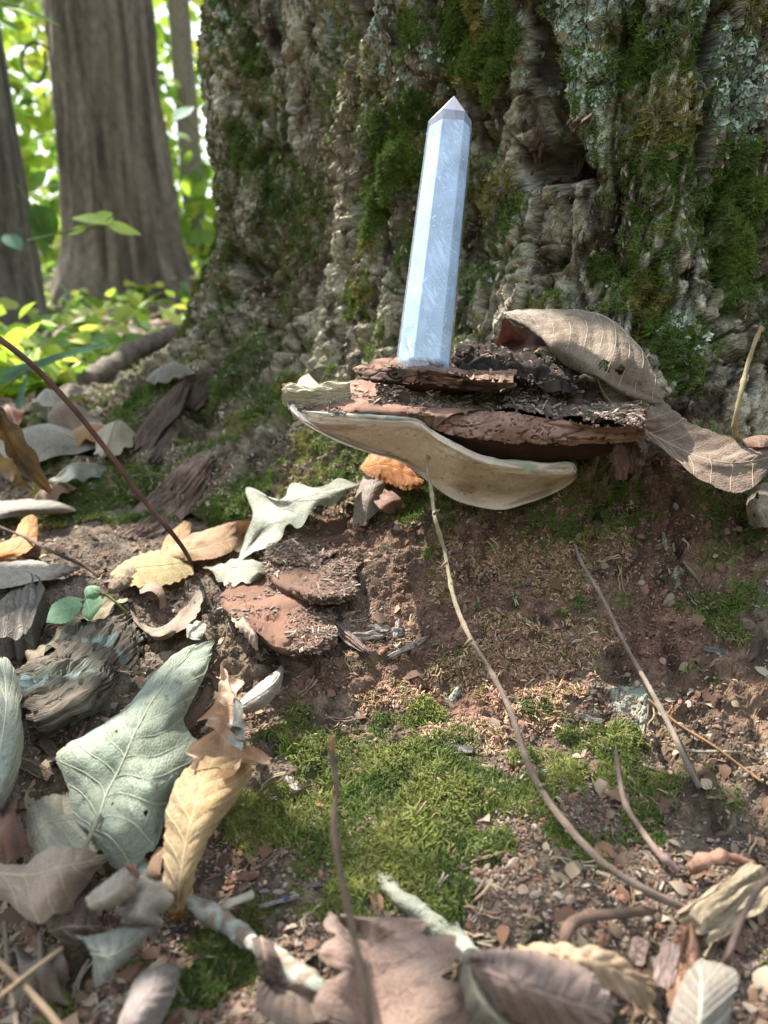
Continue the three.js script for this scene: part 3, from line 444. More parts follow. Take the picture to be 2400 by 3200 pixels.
  put('upper_tier_cap', sheetGeo([rim([[785, 790], [815, 793], [865, 799], [915, 805], [985, 815], [1055, 822], [1108, 824]], .0680), rim([[800, 783], [830, 784], [880, 786], [930, 790], [985, 796], [1050, 804], [1110, 812]], .0676), rim([[815, 770], [850, 770], [900, 772], [950, 774], [1000, 778], [1060, 784], [1120, 790]], .0672)], { nu: 80, nv: 36, rough: 0.0011, lump: 0.002, uv: [4, 3], face: V(0, 1, 0), dent: crack(130, 0.0015, 2), color: tint(PINK, [0.23, 0.14, 0.10], 80, 11) }), M.cap, shelf);
  // crumbling dark crust right of the crystal, and the ledge of it that steps down to the right
  put('dark_crust', sheetGeo([[drop(978, 786, .0665), drop(1010, 800, .0680), drop(1060, 812, .0695), drop(1120, 822, .0705), drop(1190, 838, .0730), drop(1245, 850, .0755)], [drop(976, 768, .0632), drop(1015, 770, .0634), drop(1065, 786, .0655), drop(1120, 802, .0680), drop(1185, 816, .0700), drop(1250, 832, .0730)], [drop(985, 758, .0618), drop(1020, 757, .0616), drop(1070, 762, .0622), drop(1120, 778, .0645), drop(1180, 794, .0672), drop(1250, 814, .0712)], [drop(1000, 752, .0640), drop(1040, 750, .0640), drop(1090, 754, .0645), drop(1140, 764, .0660), drop(1195, 780, .0680), drop(1260, 800, .0715)]], { nu: 90, nv: 40, rough: 0.0045, lump: 0.003, uv: [5, 3], dent: crack(150, 0.003, 3), color: tint([0.065, 0.045, 0.036], [0.022, 0.016, 0.014], 90, 3) }), M.cap, shelf);
  put('dark_crust', sheetGeo([[drop(1090, 872, .0815), drop(1150, 880, .0825), drop(1210, 884, .0830), drop(1262, 880, .0825)], [drop(1100, 838, .0750), drop(1160, 846, .0765), drop(1215, 850, .0770), drop(1258, 858, .0785)], [drop(1120, 822, .0722), drop(1170, 828, .0733), drop(1220, 836, .0745), drop(1262, 846, .0760)]], { nu: 60, nv: 30, rough: 0.004, lump: 0.003, uv: [4, 2], color: tint([0.12, 0.07, 0.055], [0.05, 0.033, 0.027], 80, 4) }), M.cap, shelf);
  // crumbled filling between the two tiers
  put('crumbled_filling', sheetGeo([[drop(790, 884, .0855), drop(860, 888, .0860), drop(940, 890, .0862), drop(1030, 892, .0862), drop(1110, 892, .0862), drop(1190, 896, .0865)], [drop(812, 862, .0815), drop(870, 868, .0825), drop(945, 872, .0830), drop(1030, 872, .0828), drop(1110, 870, .0826), drop(1190, 876, .0835)], [drop(820, 834, .0765), drop(875, 846, .0785), drop(945, 850, .0790), drop(1030, 848, .0788), drop(1110, 846, .0785), drop(1190, 852, .0795)]], { nu: 90, nv: 40, rough: 0.003, lump: 0.004, uv: [5, 2], color: tint([0.20, 0.14, 0.10], [0.09, 0.06, 0.045], 80, 14) }), M.cap, shelf);
  for (const [a, b, w, d] of [[[1335, 958], [1345, 1036], 30, 16], [[1360, 950], [1358, 1022], 26, 14]]) { const z = drop(a[0], a[1], .098).distanceTo(CAM) * 0.93, k = z / FOCAL, l = Math.hypot(a[0] - b[0], a[1] - b[1]) * k, g = chipGeo(l, w * k, d * k, a[0], [0.17, 0.085, 0.06], [0.11, 0.06, 0.042]); const A = at(...a, z), B = at(...b, z), x = B.clone().sub(A).normalize(), zz = x.clone().cross(CAM.clone().sub(A)).normalize(), y = zz.clone().cross(x); g.applyMatrix4(new THREE.Matrix4().makeBasis(x, y, zz).setPosition(A.lerp(B, 0.5))); put('hanging_splinter', g, M.wood, shelf); }
}
// the lower fungus at the foot of the tree, three thin tiers strewn with crumbs
const low = thing('bracket_fungus', 'low brown fan-shaped bracket fungus near the ground, strewn with crumbs', 'fungus', place([650, 1300, 0.005]));
{
  const tier = (name, front, mids, th, seed, A, B) => {
    th += 0.002; front = front.map(([a, b, c]) => [a, b, c + 0.007]); mids = mids.map((m, i) => m.map(([a, b, c]) => [a, b, c + (i < mids.length - 1 ? 0.007 : 0)]));
    const f = front.map(place), dn = f.map((p) => p.clone().add(V(0, -th, -th * 0.4)));
    put(name, sheetGeo([f.map((p) => p.clone().add(V(0, -th, -0.012))), dn, f.map((p) => p.clone().add(V(-0.0004, -th * 0.45, 0.0006))), f, ...mids.map((m) => m.map(place))], { nu: 120, nv: 60, rough: 0.0006, lump: 0.002, uv: [4, 4], seed, face: V(-0.2, 1, 0.5), dent: (u, v, x, y, z) => -0.0012 * (1 - ss(Math.abs(n3(x * 110 + seed, y * 110, z * 110)), 0, 0.06)), color: tint(A, B, 60, seed) }), M.cap, low);
  };
  tier('lower_tier', [[505, 1255, .006], [482, 1290, .014], [520, 1335, .020], [560, 1362, .022], [600, 1392, .024], [650, 1400, .022], [700, 1388, .018], [724, 1372, .012]], [[[540, 1240, .006], [535, 1275, .012], [570, 1315, .016], [605, 1340, .017], [640, 1362, .017], [675, 1368, .016], [700, 1364, .012], [724, 1362, .008]], [[600, 1235, .002], [610, 1265, .006], [630, 1295, .008], [650, 1315, .008], [670, 1330, .008], [690, 1340, .007], [705, 1345, .005], [722, 1350, .003]], [[680, 1230, -.004], [690, 1255, -.003], [700, 1275, -.003], [710, 1290, -.003], [715, 1300, -.003], [720, 1310, -.003], [725, 1320, -.003], [730, 1330, -.003]]], 0.0035, 4, [0.27, 0.145, 0.10], [0.19, 0.105, 0.075]);
  tier('middle_tier', [[592, 1185, .010], [576, 1222, .016], [592, 1246, .020], [640, 1272, .022], [690, 1284, .020], [740, 1284, .015], [770, 1274, .010]], [[[620, 1180, .010], [615, 1210, .014], [630, 1232, .016], [665, 1250, .016], [700, 1258, .014], [740, 1258, .010], [768, 1252, .006]], [[680, 1170, .004], [680, 1190, .006], [690, 1205, .007], [705, 1215, .006], [725, 1222, .005], [745, 1225, .003], [768, 1228, .001]], [[760, 1150, -.004], [760, 1165, -.004], [765, 1175, -.004], [770, 1185, -.004], [775, 1195, -.004], [780, 1200, -.004], [790, 1205, -.004]]], 0.003, 9, [0.22, 0.13, 0.092], [0.15, 0.092, 0.068]);
  tier('upper_tier', [[652, 1136, .010], [600, 1166, .014], [582, 1190, .016], [596, 1208, .017], [640, 1216, .016], [690, 1222, .012]], [[[690, 1134, .008], [650, 1160, .011], [635, 1178, .012], [645, 1190, .012], [680, 1198, .010], [710, 1204, .007]], [[780, 1110, -.002], [760, 1140, -.002], [750, 1160, -.001], [750, 1170, -.001], [760, 1180, -.002], [770, 1190, -.003]]], 0.003, 15, [0.22, 0.13, 0.092], [0.15, 0.092, 0.068]);
}
// ---------------------------------------------------------------- the crystal
{
  const base = drop(915, 795, .0672), z0 = base.clone().sub(CAM).dot(V(0, -SP, -CP)), k = z0 / FOCAL;
  const apex = at(981, 207, z0 + 0.012), up = apex.clone().sub(base).normalize(), H = apex.distanceTo(base), side = V(1, 0, 0).addScaledVector(up, -up.x).normalize(), fwd = side.clone().cross(up);
  const cr = thing('crystal_point', 'tall faceted pale blue translucent crystal standing on the fungus', 'crystal', base);
  const ring = (h, w, d, cut) => [[-1, 0.05], [-0.42, 0.86], [0.52, 0.92], [0.86, 0.42], [0.98, -0.3], [0.3, -0.95], [-0.6, -0.8]].map(([a, b], i) => base.clone().addScaledVector(up, h + (cut ? cut[i] : 0)).addScaledVector(side, a * w).addScaledVector(fwd, b * d));
  const wB = 61 * k, wT = 49.5 * k * 1.03, hs = H * 0.888, R = [ring(0.0006, wB, wB * 0.9), ring(hs, wT, wT * 0.9, [0.0004, 0.0026, 0.0022, 0.0006, -0.0014, 0.001, 0.001])];
  const body = [], caps = [], A = apex.clone(), n = 7, tri = (L, a, b, c) => L.push(a, b, c);
  for (let i = 0; i < n; i++) { const j = (i + 1) % n; tri(body, R[0][i], R[0][j], R[1][j]); tri(body, R[0][i], R[1][j], R[1][i]); }
  for (let i = 1; i < n - 1; i++) tri(body, R[0][0], R[0][i + 1], R[0][i]);
  const geoOf = (L) => { const g = new THREE.BufferGeometry().setFromPoints(L), uv = []; for (const p of L) { const q = p.clone().sub(base); uv.push(q.dot(side) / 0.05 + q.dot(fwd) / 0.07, q.dot(up) / 0.1); } g.setAttribute('uv', new THREE.Float32BufferAttribute(uv, 2)); g.computeVertexNormals(); return g; };
  const streak = tex(256, 512, (u, v, c) => { const a = 0.5 + 0.5 * tn(u, v, 9, 6, 91) + 0.4 * tn((u + v * 0.5) % 1, v, 14, 14, 92) + 0.3 * tn(u, v, 50, 30, 93); c[0] = c[1] = c[2] = clamp(a, 0, 1); });
  const wisps = tex(512, 1024, (u, v, c) => { const d = (u * 2 + v * 3) % 1, w1 = ss(tn(d, (v + 5 - u) % 1, 12, 4, 85), 0.0, 0.35), w2 = ss(tn(d, (v + 5 - u) % 1, 30, 9, 86), 0.08, 0.36), f = ss(tn(d, v, 60, 40, 87), 0.12, 0.38), p = ss(tn(u, v, 5, 7, 88), -0.2, 0.25), k = 0.66 + 0.30 * tn(u, v, 4, 7, 81) + 0.16 * tn(u, v, 12, 16, 80) + 0.30 * w1 * p + 0.40 * w2 * p + 0.5 * f * p, m = 0.05 * tn(u, v, 3, 4, 83); c[0] = k * 0.95 + m; c[1] = k * 1.0; c[2] = k * 1.1 - 0.3 * m; });
  const quartz = new THREE.MeshPhysicalMaterial({ color: col(0.88, 0.945, 1.0), roughness: 0.12, transmission: 0.93, thickness: 0, ior: 1.54, bumpMap: streak, bumpScale: 0.0002, side: THREE.DoubleSide });
  put('shaft', geoOf(body), quartz, cr);
  const inner = (h, w, d) => ring(h, w, d), cores = [inner(0.002, wB * 0.93, wB * 0.83), inner(hs * 0.985, wT * 0.92, wT * 0.82)], coreT = [];
  for (let i = 0; i < n; i++) { const j = (i + 1) % n; coreT.push(cores[0][i], cores[0][j], cores[1][j], cores[0][i], cores[1][j], cores[1][i]); }
  put('milky_core', geoOf(coreT), new THREE.MeshPhysicalMaterial({ color: col(0.84, 0.93, 1.0), map: wisps, roughness: 0.7, transmission: 0.52, thickness: 0, side: THREE.DoubleSide }), cr);
  const capMat = new THREE.MeshPhysicalMaterial({ color: col(0.80, 0.76, 0.92), map: wisps, roughness: 0.42, transmission: 0.62, thickness: 0, ior: 1.54, clearcoat: 1, clearcoatRoughness: 0.05, side: THREE.DoubleSide });
  for (let i = 0; i < n; i++) put('tip_facet', geoOf([R[1][i], R[1][(i + 1) % n], A]), capMat, cr);
  // milky veils and bright fracture flakes inside
  const r = rng(5), veil = new THREE.MeshPhysicalMaterial({ color: col(0.95, 0.97, 1), roughness: 0.5, transmission: 0.2, thickness: 0, side: THREE.DoubleSide }), bits = [];
  for (let i = 0; i < 800; i++) {
    const h = Math.pow(r(), 1.2) * 0.9 + 0.03, fi = Math.floor(r() * 3), fj = (fi + 1) % n, big = i < 40, fp = (R) => R[fi].clone().lerp(R[fj], 0.1 + 0.8 * r()), a0 = 0.1 + 0.8 * r(), q0 = R[0][fi].clone().lerp(R[0][fj], a0), q1 = R[1][fi].clone().lerp(R[1][fj], a0), ax = base.clone().addScaledVector(up, h * hs), c = q0.lerp(q1, h).lerp(ax, big ? 0.3 + 0.2 * r() : 0.055 + 0.01 * r()), s = big ? 0.0012 + 0.0010 * r() : 0.00026 + 0.0006 * r() * r() * r();
    const g = new THREE.PlaneGeometry(s * (2 + 2 * r()), s * 0.8, big ? 14 : 4, big ? 8 : 2), p = g.attributes.position; for (let q = 0; q < p.count; q++) { p.setXYZ(q, p.getX(q) + s * 0.3 * n3(q, i, 1), p.getY(q) * (1 - 1.2 * Math.pow(Math.abs(p.getX(q)) / (s * 2), 1.5)) + s * 0.25 * n3(i, q * 1.3, 2), s * 0.35 * n3(p.getX(q) * 900, p.getY(q) * 900, i)); }
    g.rotateZ(0.6 + 0.8 * (r() - 0.5)); g.rotateX((r() - 0.5) * 0.3); g.rotateY(fi === 0 ? -1.0 : fi === 2 ? 0.9 : 0); g.translate(c.x, c.y, c.z); g.computeVertexNormals(); big ? put('veil', g, veil, cr) : bits.push(g);
  }
  tag(put('fracture_flakes', mergeGeometries(bits), veil, cr), null, null, null, 'stuff');
}
// ---------------------------------------------------------------- fallen leaves, one by one
const TAN = [0.42, 0.34, 0.25], TAN2 = [0.30, 0.235, 0.165], SAGE = [0.275, 0.315, 0.235], SAGE2 = [0.20, 0.24, 0.17], BRN = [0.27, 0.175, 0.115], BRN2 = [0.17, 0.105, 0.07], PINKB = [0.36, 0.25, 0.20], RUST = [0.26, 0.07, 0.022], RUST2 = [0.15, 0.04, 0.016], WHITE = [0.33, 0.345, 0.275], WHITE2 = [0.25, 0.26, 0.195], ORANGE = [0.55, 0.22, 0.045], YEL = [0.40, 0.30, 0.11], YEL2 = [0.33, 0.23, 0.09];
// the two long leaves lying over the right end of the fungus
{
  const over = { veins: 9, sweep: 0.10, vein: [0.46, 0.40, 0.31], vr: 0.00042, a: [0.27, 0.20, 0.14], b: [0.19, 0.135, 0.092], spots: [0.11, 0.08, 0.06] };
  const L = leaf('broad tan rolled leaf with two holes and a dark red inside, behind the fungus', 'dead leaves', [
    [[1084, 678, .030], [1140, 670, .026], [1215, 667, .022], [1290, 676, .020], [1350, 714, .022], [1400, 776, .026], [1428, 855, .030]],
    [[1088, 682, .038], [1150, 684, .042], [1225, 694, .044], [1290, 716, .046], [1340, 756, .047], [1385, 800, .046], [1426, 862, .038]],
    [[1092, 684, .042], [1155, 702, .052], [1215, 736, .058], [1262, 772, .060], [1310, 806, .058], [1360, 836, .052], [1422, 868, .042]],
    [[1094, 684, .042], [1150, 712, .052], [1190, 748, .056], [1228, 790, .056], [1290, 818, .054], [1350, 850, .050], [1418, 872, .042]],
    [[1094, 686, .040], [1148, 716, .044], [1192, 750, .046], [1236, 795, .046], [1296, 822, .044], [1350, 852, .042], [1412, 872, .040]]],
    { ...over, seed: 3, nu: 120, nv: 50, mid: 0.02, sides: [1], veins: 10, sweep: 0.13, corr: 0.0016, rough: 0.0009, holes: [[0.62, 0.44, 0.030, 0.05], [0.72, 0.40, 0.030, 0.045], [0.655, 0.47, 0.018, 0.03]] });
  put('inner_fold', sheetGeo([[[1090, 684, .040], [1108, 700, .044], [1140, 712, .048], [1165, 724, .048], [1190, 742, .046]], [[1078, 722, .036], [1098, 728, .032], [1126, 738, .030], [1150, 744, .032], [1186, 748, .040]], [[1063, 764, .034], [1085, 764, .036], [1115, 758, .038], [1150, 750, .040], [1184, 748, .042]]], { nu: 40, nv: 24, seed: 5, rough: 0.0008, color: leafColor([0.16, 0.045, 0.03], [0.085, 0.026, 0.02], 4) }), M.leaf, L.g);
  leaf('long curved brown leaf with a pale midrib, running down right from under the rolled leaf', 'dead leaves', [
    [[1335, 798, .030], [1395, 822, .030], [1438, 868, .030], [1485, 906, .032], [1560, 938, .034], [1630, 958, .034], [1700, 958, .034]],
    [[1308, 802, .036], [1345, 838, .040], [1402, 890, .042], [1462, 934, .044], [1550, 970, .044], [1630, 980, .042], [1704, 961, .036]],
    [[1284, 800, .036], [1304, 848, .042], [1366, 910, .046], [1442, 958, .048], [1540, 996, .048], [1630, 996, .044], [1706, 964, .036]],
    [[1283, 802, .032], [1302, 854, .038], [1364, 918, .044], [1444, 974, .048], [1522, 1016, .050], [1610, 1026, .048], [1702, 972, .036]],
    [[1284, 804, .028], [1302, 858, .034], [1366, 924, .040], [1450, 990, .046], [1505, 1034, .050], [1592, 1064, .052], [1690, 985, .038]]],
    { ...over, seed: 8, a: [0.24, 0.165, 0.115], b: [0.15, 0.098, 0.068], nu: 130, nv: 44, veins: 12, sweep: 0.07, corr: 0.0013, vein: [0.44, 0.37, 0.26] });
}
// big leaf, lower left
leaf('big sage green leaf with a torn side and pale veins, at lower left', 'dead leaves', [
  [[198, 1800, .010], [158, 1770, .014], [146, 1700, .014], [118, 1632, .016], [190, 1578, .018], [262, 1536, .020], [330, 1452, .020], [398, 1398, .018], [462, 1384, .014]],
  [[198, 1800, .010], [190, 1768, .020], [196, 1700, .026], [200, 1640, .030], [238, 1590, .032], [285, 1548, .034], [352, 1462, .032], [412, 1405, .024], [462, 1384, .014]],
  [[199, 1802, .010], [212, 1766, .024], [236, 1700, .032], [262, 1645, .038], [285, 1592, .042], [306, 1548, .042], [350, 1480, .040], [412, 1412, .028], [462, 1385, .014]],
  [[200, 1804, .010], [248, 1802, .024], [292, 1745, .034], [322, 1690, .040], [345, 1622, .044], [360, 1560, .044], [394, 1492, .042], [436, 1424, .030], [463, 1386, .014]],
  [[201, 1806, .008], [262, 1880, .014], [330, 1838, .022], [372, 1720, .030], [430, 1612, .034], [398, 1560, .036], [424, 1500, .036], [450, 1440, .028], [463, 1387, .014]]],
  { seed: 11, a: SAGE, b: SAGE2, veins: 10, sweep: 0.15, corr: 0.0013, nu: 130, nv: 70, vein: [0.48, 0.45, 0.32], vr: 0.0005, spots: [0.1, 0.1, 0.08], rough: 0.0006, uv: [1.1, 0.9], midFrom: -0.06, worn: 0.06, holes: [[0.28, 0.83, 0.012, 0.012], [0.52, 0.3, 0.008, 0.012], [0.2, 0.6, 0.006, 0.01]] });
rod('leaf_stalk', 'greyish stalk of the big sage green leaf', 'stalk', [[168, 1866, .018], [184, 1830, .020], [200, 1795, .022], [216, 1758, .026]], 0.0007, { a: [0.35, 0.33, 0.24], b: [0.24, 0.23, 0.16], n: 20, parent: scene.children.at(-1) });
// tan leaf with a ruffled top beside it
{
  const L = leaf('golden tan folded leaf with a ruffled peach top, standing beside the big sage leaf', 'dead leaves', [
    [[358, 1968, .010], [350, 1900, .020], [352, 1830, .028], [362, 1740, .036], [396, 1670, .040], [440, 1636, .040]],
    [[372, 1972, .012], [372, 1900, .030], [384, 1820, .040], [398, 1745, .046], [424, 1680, .048], [452, 1640, .046]],
    [[388, 1968, .012], [396, 1900, .034], [412, 1820, .044], [432, 1745, .050], [454, 1685, .050], [470, 1640, .048]],
    [[400, 1962, .010], [418, 1880, .032], [442, 1815, .042], [470, 1745, .046], [500, 1685, .046], [505, 1640, .044]],
    [[402, 1956, .004], [428, 1860, .018], [460, 1800, .026], [504, 1735, .030], [545, 1660, .034], [530, 1630, .036]]],
    { seed: 14, a: [0.52, 0.37, 0.20], b: [0.38, 0.24, 0.105], mid: 0.42, veins: 8, sweep: 0.2, corr: 0.0012, vein: [0.60, 0.48, 0.30], nu: 90, nv: 50 });
  put('folded_back', sheetGeo([[[372, 1978, .004], [392, 1984, .002], [402, 1960, .004], [420, 1880, .016], [440, 1830, .022]], [[360, 1972, .008], [384, 1970, .010], [396, 1940, .014], [412, 1880, .022], [430, 1832, .028]]], { nu: 50, nv: 10, seed: 3, ruffle: [0.0012, 50], color: leafColor([0.62, 0.36, 0.06], [0.5, 0.27, 0.04], 5) }), M.leaf, L.g);
  put('ruffled_top', sheetGeo([
    [[444, 1682, .046], [424, 1616, .050], [448, 1556, .050], [456, 1520, .046], [470, 1490, .040], [486, 1450, .034]],
    [[462, 1690, .040], [452, 1622, .040], [470, 1560, .042], [474, 1520, .042], [482, 1490, .040], [487, 1450, .034]],
    [[480, 1690, .034], [480, 1630, .032], [488, 1570, .036], [494, 1525, .040], [494, 1490, .040], [487, 1450, .034]],
    [[500, 1700, .040], [512, 1640, .042], [508, 1580, .044], [512, 1540, .044], [506, 1500, .040], [488, 1450, .034]],
    [[490, 1692, .052], [552, 1634, .054], [530, 1590, .052], [520, 1540, .046], [510, 1505, .042], [488, 1450, .034]]],
    { nu: 110, nv: 50, seed: 18, ruffle: [0.0034, 20], rough: 0.0005, color: leafColor([0.78, 0.54, 0.37], [0.64, 0.42, 0.27], 9) }), M.leaf, L.g);
  put('pale_side_flap', sheetGeo([[[488, 1600, .046], [500, 1570, .048], [506, 1530, .046], [510, 1500, .040]], [[528, 1626, .050], [530, 1590, .050], [522, 1550, .048], [512, 1502, .042]]], { nu: 40, nv: 16, seed: 8, ruffle: [0.0018, 20], color: leafColor([0.52, 0.54, 0.50], [0.44, 0.45, 0.40], 3) }), M.leaf, L.g);
  put('lower_fold', sheetGeo([[[352, 1840, .016], [330, 1860, .014], [322, 1880, .012], [340, 1905, .010]], [[356, 1830, .022], [350, 1860, .020], [346, 1890, .018], [352, 1908, .014]]], { nu: 24, nv: 12, bulge: 0.002, color: leafColor([0.44, 0.27, 0.15], [0.33, 0.19, 0.10], 5) }), M.leaf, L.g);
}
const plainLeaf = (label, curves, a, b, o = {}) => leaf(label, 'dead leaves', curves, { seed: o.seed ?? label.length * 3, a, b, veins: 7, sweep: 0.16, nu: 64, nv: 34, ...o });
plainLeaf('pale sage leaf cut by the left border of the photograph', [[[-110, 1700, .02], [-90, 1560, .03], [-60, 1450, .03], [4, 1424, .020]], [[-70, 1760, .02], [-40, 1640, .04], [-10, 1520, .04], [6, 1424, .022]], [[-40, 1790, .02], [10, 1690, .04], [30, 1550, .04], [10, 1424, .024]], [[4, 1752, .012], [40, 1668, .022], [50, 1540, .030], [46, 1478, .030], [14, 1424, .024]]], [0.30, 0.325, 0.255], [0.24, 0.26, 0.2], { veins: 8, vein: [0.5, 0.48, 0.38] });
plainLeaf('large flat brown leaf with lobed edges below the big sage leaf', [[[-60, 1865, .02], [0, 1868, .026], [60, 1862, .028], [118, 1826, .026], [160, 1830, .024], [228, 1852, .014]], [[-60, 1890, .026], [10, 1890, .032], [80, 1890, .034], [130, 1875, .032], [180, 1866, .026], [230, 1854, .014]], [[-60, 1905, .026], [10, 1930, .032], [70, 1955, .034], [118, 1940, .032], [180, 1890, .024], [230, 1856, .014]], [[-60, 1920, .02], [8, 1960, .024], [70, 1990, .028], [132, 2008, .026], [170, 1930, .016], [231, 1858, .014]]], [0.40, 0.30, 0.22], [0.29, 0.21, 0.15], { edge: (u, s) => 0.9 + 0.14 * Math.sin(u * 17 + s), vein: [0.45, 0.36, 0.26], mid: 0.3 });
plainLeaf('drab olive tan leaf half under the big sage leaf', [[[52, 1800, .010], [56, 1740, .014], [110, 1712, .012], [170, 1725, .008]], [[60, 1840, .016], [90, 1785, .022], [140, 1770, .020], [190, 1770, .010]], [[70, 1880, .012], [120, 1872, .018], [180, 1850, .014], [235, 1830, .006]]], [0.35, 0.33, 0.24], [0.26, 0.24, 0.17], { veins: 6 });
plainLeaf('red brown curled leaf at the left border above the large flat brown leaf', [[[-40, 1760, .02], [10, 1735, .022], [50, 1768, .016]], [[-40, 1800, .028], [10, 1790, .030], [55, 1800, .018]], [[-40, 1860, .02], [14, 1862, .024], [58, 1845, .014]]], [0.25, 0.12, 0.08], [0.17, 0.08, 0.055], { veins: 0, ruffle: [0.002, 9] });
plainLeaf('rolled tan leaf with a rusty open end between the brown leaves', [[[184, 1935, .030], [212, 1912, .032], [246, 1888, .032], [270, 1874, .030]], [[188, 1950, .040], [222, 1928, .042], [256, 1904, .042], [278, 1884, .038]], [[196, 1962, .040], [232, 1950, .042], [268, 1926, .042], [288, 1896, .036]], [[205, 1966, .030], [240, 1962, .032], [280, 1942, .032], [296, 1912, .028]]], [0.42, 0.34, 0.27], [0.33, 0.26, 0.2], { veins: 5 });
for (const [n, p] of [['rusty_lining', [[[180, 1932, .028], [186, 1950, .030], [198, 1968, .030]], [[182, 1940, .022], [188, 1958, .024], [212, 1972, .024]]]], ['rusty_lining', [[[266, 1868, .026], [282, 1878, .030], [302, 1898, .026]], [[276, 1860, .020], [294, 1872, .022], [306, 1890, .020]]]]]) put(n, sheetGeo(p, { nu: 16, nv: 8, rough: 0.0008, color: leafColor(RUST, RUST2, 6) }), M.leaf, scene.children.at(-1));
plainLeaf('grey cupped leaf beside the rolled tan leaf', [[[300, 1898, .020], [272, 1930, .024], [268, 1962, .024], [262, 1990, .018]], [[330, 1902, .030], [312, 1940, .036], [300, 1975, .034], [290, 2002, .024]], [[356, 1910, .022], [366, 1950, .028], [356, 1990, .026], [330, 2016, .018]]], [0.34, 0.30, 0.25], [0.25, 0.215, 0.175], { veins: 5, ruffle: [0.0015, 8] });
plainLeaf('dark red brown curled leaf below the large flat brown leaf', [[[108, 1975, .014], [150, 1958, .018], [200, 1965, .016]], [[110, 2010, .018], [160, 2000, .024], [220, 2000, .018]], [[150, 2026, .012], [190, 2030, .016], [240, 2025, .012]]], [0.20, 0.115, 0.08], [0.12, 0.065, 0.045], { veins: 4, ruffle: [0.002, 8] });
plainLeaf('folded grey green leaf coming to a point near the lower left corner', [[[158, 2020, .022], [200, 2018, .028], [260, 2000, .030], [332, 1896 + 96, .026]], [[186, 2042, .030], [225, 2050, .034], [270, 2030, .034], [332, 1994, .026]], [[200, 2085, .028], [240, 2080, .032], [286, 2050, .030], [333, 1998, .024]], [[206, 2136, .020], [236, 2110, .026], [280, 2072, .024], [334, 2002, .020]]], [0.32, 0.33, 0.28], [0.235, 0.24, 0.2], { veins: 5 });
plainLeaf('dull purplish leaf with a pale midrib at the bottom left of the lichen branch', [[[380, 2260, .012], [398, 2190, .020], [440, 2110, .022], [505, 2008 + 72, .012]], [[400, 2270, .024], [420, 2210, .032], [470, 2140, .034], [520, 2008 + 76, .016]], [[400 + 60, 2280, .022], [480, 2220, .028], [516, 2160, .026], [528, 2092, .012]]].map((c) => c.map(([x, y, z]) => [x - 140, y, z])), [0.27, 0.215, 0.195], [0.19, 0.145, 0.13], { veins: 8, vein: [0.36, 0.30, 0.26] });
plainLeaf('crumpled brown leaf scrap in the shadow near the lower left corner', [[[40, 2050, .008], [90, 2030, .014], [130, 2060, .010]], [[36, 2100, .012], [90, 2090, .020], [150, 2100, .012]], [[50, 2150, .006], [100, 2160, .012], [150, 2140, .008]]], [0.24, 0.18, 0.14], [0.15, 0.11, 0.085], { veins: 0, ruffle: [0.003, 12], lump: 0.004 });
// bottom middle and right, nearest to the camera
plainLeaf('broad pinkish brown oak leaf with ragged lobes at the bottom centre', [[[660, 2290, .014], [676, 2180, .020], [690, 2090, .024], [690, 2030, .026], [706, 1972, .024]], [[750, 2290, .020], [752, 2170, .026], [745, 2080, .030], [732, 2020, .030], [714, 1973, .025]], [[835, 2290, .014], [826, 2170, .018], [808, 2080, .020], [772, 2020, .020], [722, 1976, .020]], [[930, 2290, .022], [922, 2160, .028], [902, 2070, .030], [850, 2006, .030], [735, 1976, .026]], [[1040, 2290, .016], [1020, 2140, .022], [1000, 2060, .026], [950, 1995, .026], [750, 1976, .024]]], [0.38, 0.26, 0.205], [0.27, 0.175, 0.135], { veins: 5, sweep: 0.2, edge: (u, s) => 1 - (s < 0 ? 0.4 : 0.3) * Math.pow(Math.abs(Math.sin(u * 10 + (s > 0 ? 1 : 0.2))), 4) - 0.04 * Math.sin(u * 60), rough: 0.0008, lump: 0.0012, corr: 0.0010, vein: [0.20, 0.13, 0.10], spots: [0.15, 0.09, 0.07], nu: 100, nv: 60, vr: 0.0003 });
plainLeaf('small dark curled leaf tip leaning on the lichen branch', [[[548, 2030, .020], [552, 2070, .026], [562, 2100, .022]], [[565, 2025, .028], [574, 2070, .034], [582, 2105, .026]], [[590, 2040, .020], [606, 2075, .024], [602, 2110, .018]]], [0.22, 0.14, 0.095], [0.13, 0.08, 0.055], { veins: 4 });
plainLeaf('thin rimmed brown leaf curling along the bottom under the lichen branch', [[[555, 2130, .024], [558, 2180, .028], [600, 2215, .030], [680, 2212, .026], [722, 2195, .020]], [[575, 2118, .018], [600, 2140, .016], [640, 2150, .018], [690, 2165, .018], [724, 2185, .018]], [[560, 2106, .022], [605, 2112, .022], [650, 2128, .022], [695, 2148, .020], [726, 2178, .018]]], [0.24, 0.165, 0.12], [0.15, 0.10, 0.075], { veins: 8, edge: () => 1 });
plainLeaf('tan crinkled leaf standing behind the purple brown curled leaf', [[[1104, 2052, .014], [1116, 2038, .018], [1180, 2034, .022], [1250, 2028, .024], [1330, 2056, .024], [1425, 2120, .016]], [[1110, 2070, .020], [1180, 2066, .028], [1250, 2066, .032], [1330, 2092, .030], [1420, 2140, .018]], [[1120, 2090, .020], [1180, 2100, .026], [1260, 2120, .030], [1330, 2150, .028], [1400, 2190, .014]]], [0.52, 0.37, 0.23], [0.38, 0.25, 0.15], { veins: 9, corr: 0.002, rough: 0.0012, edge: (u) => 0.94 + 0.08 * Math.sin(u * 40) });
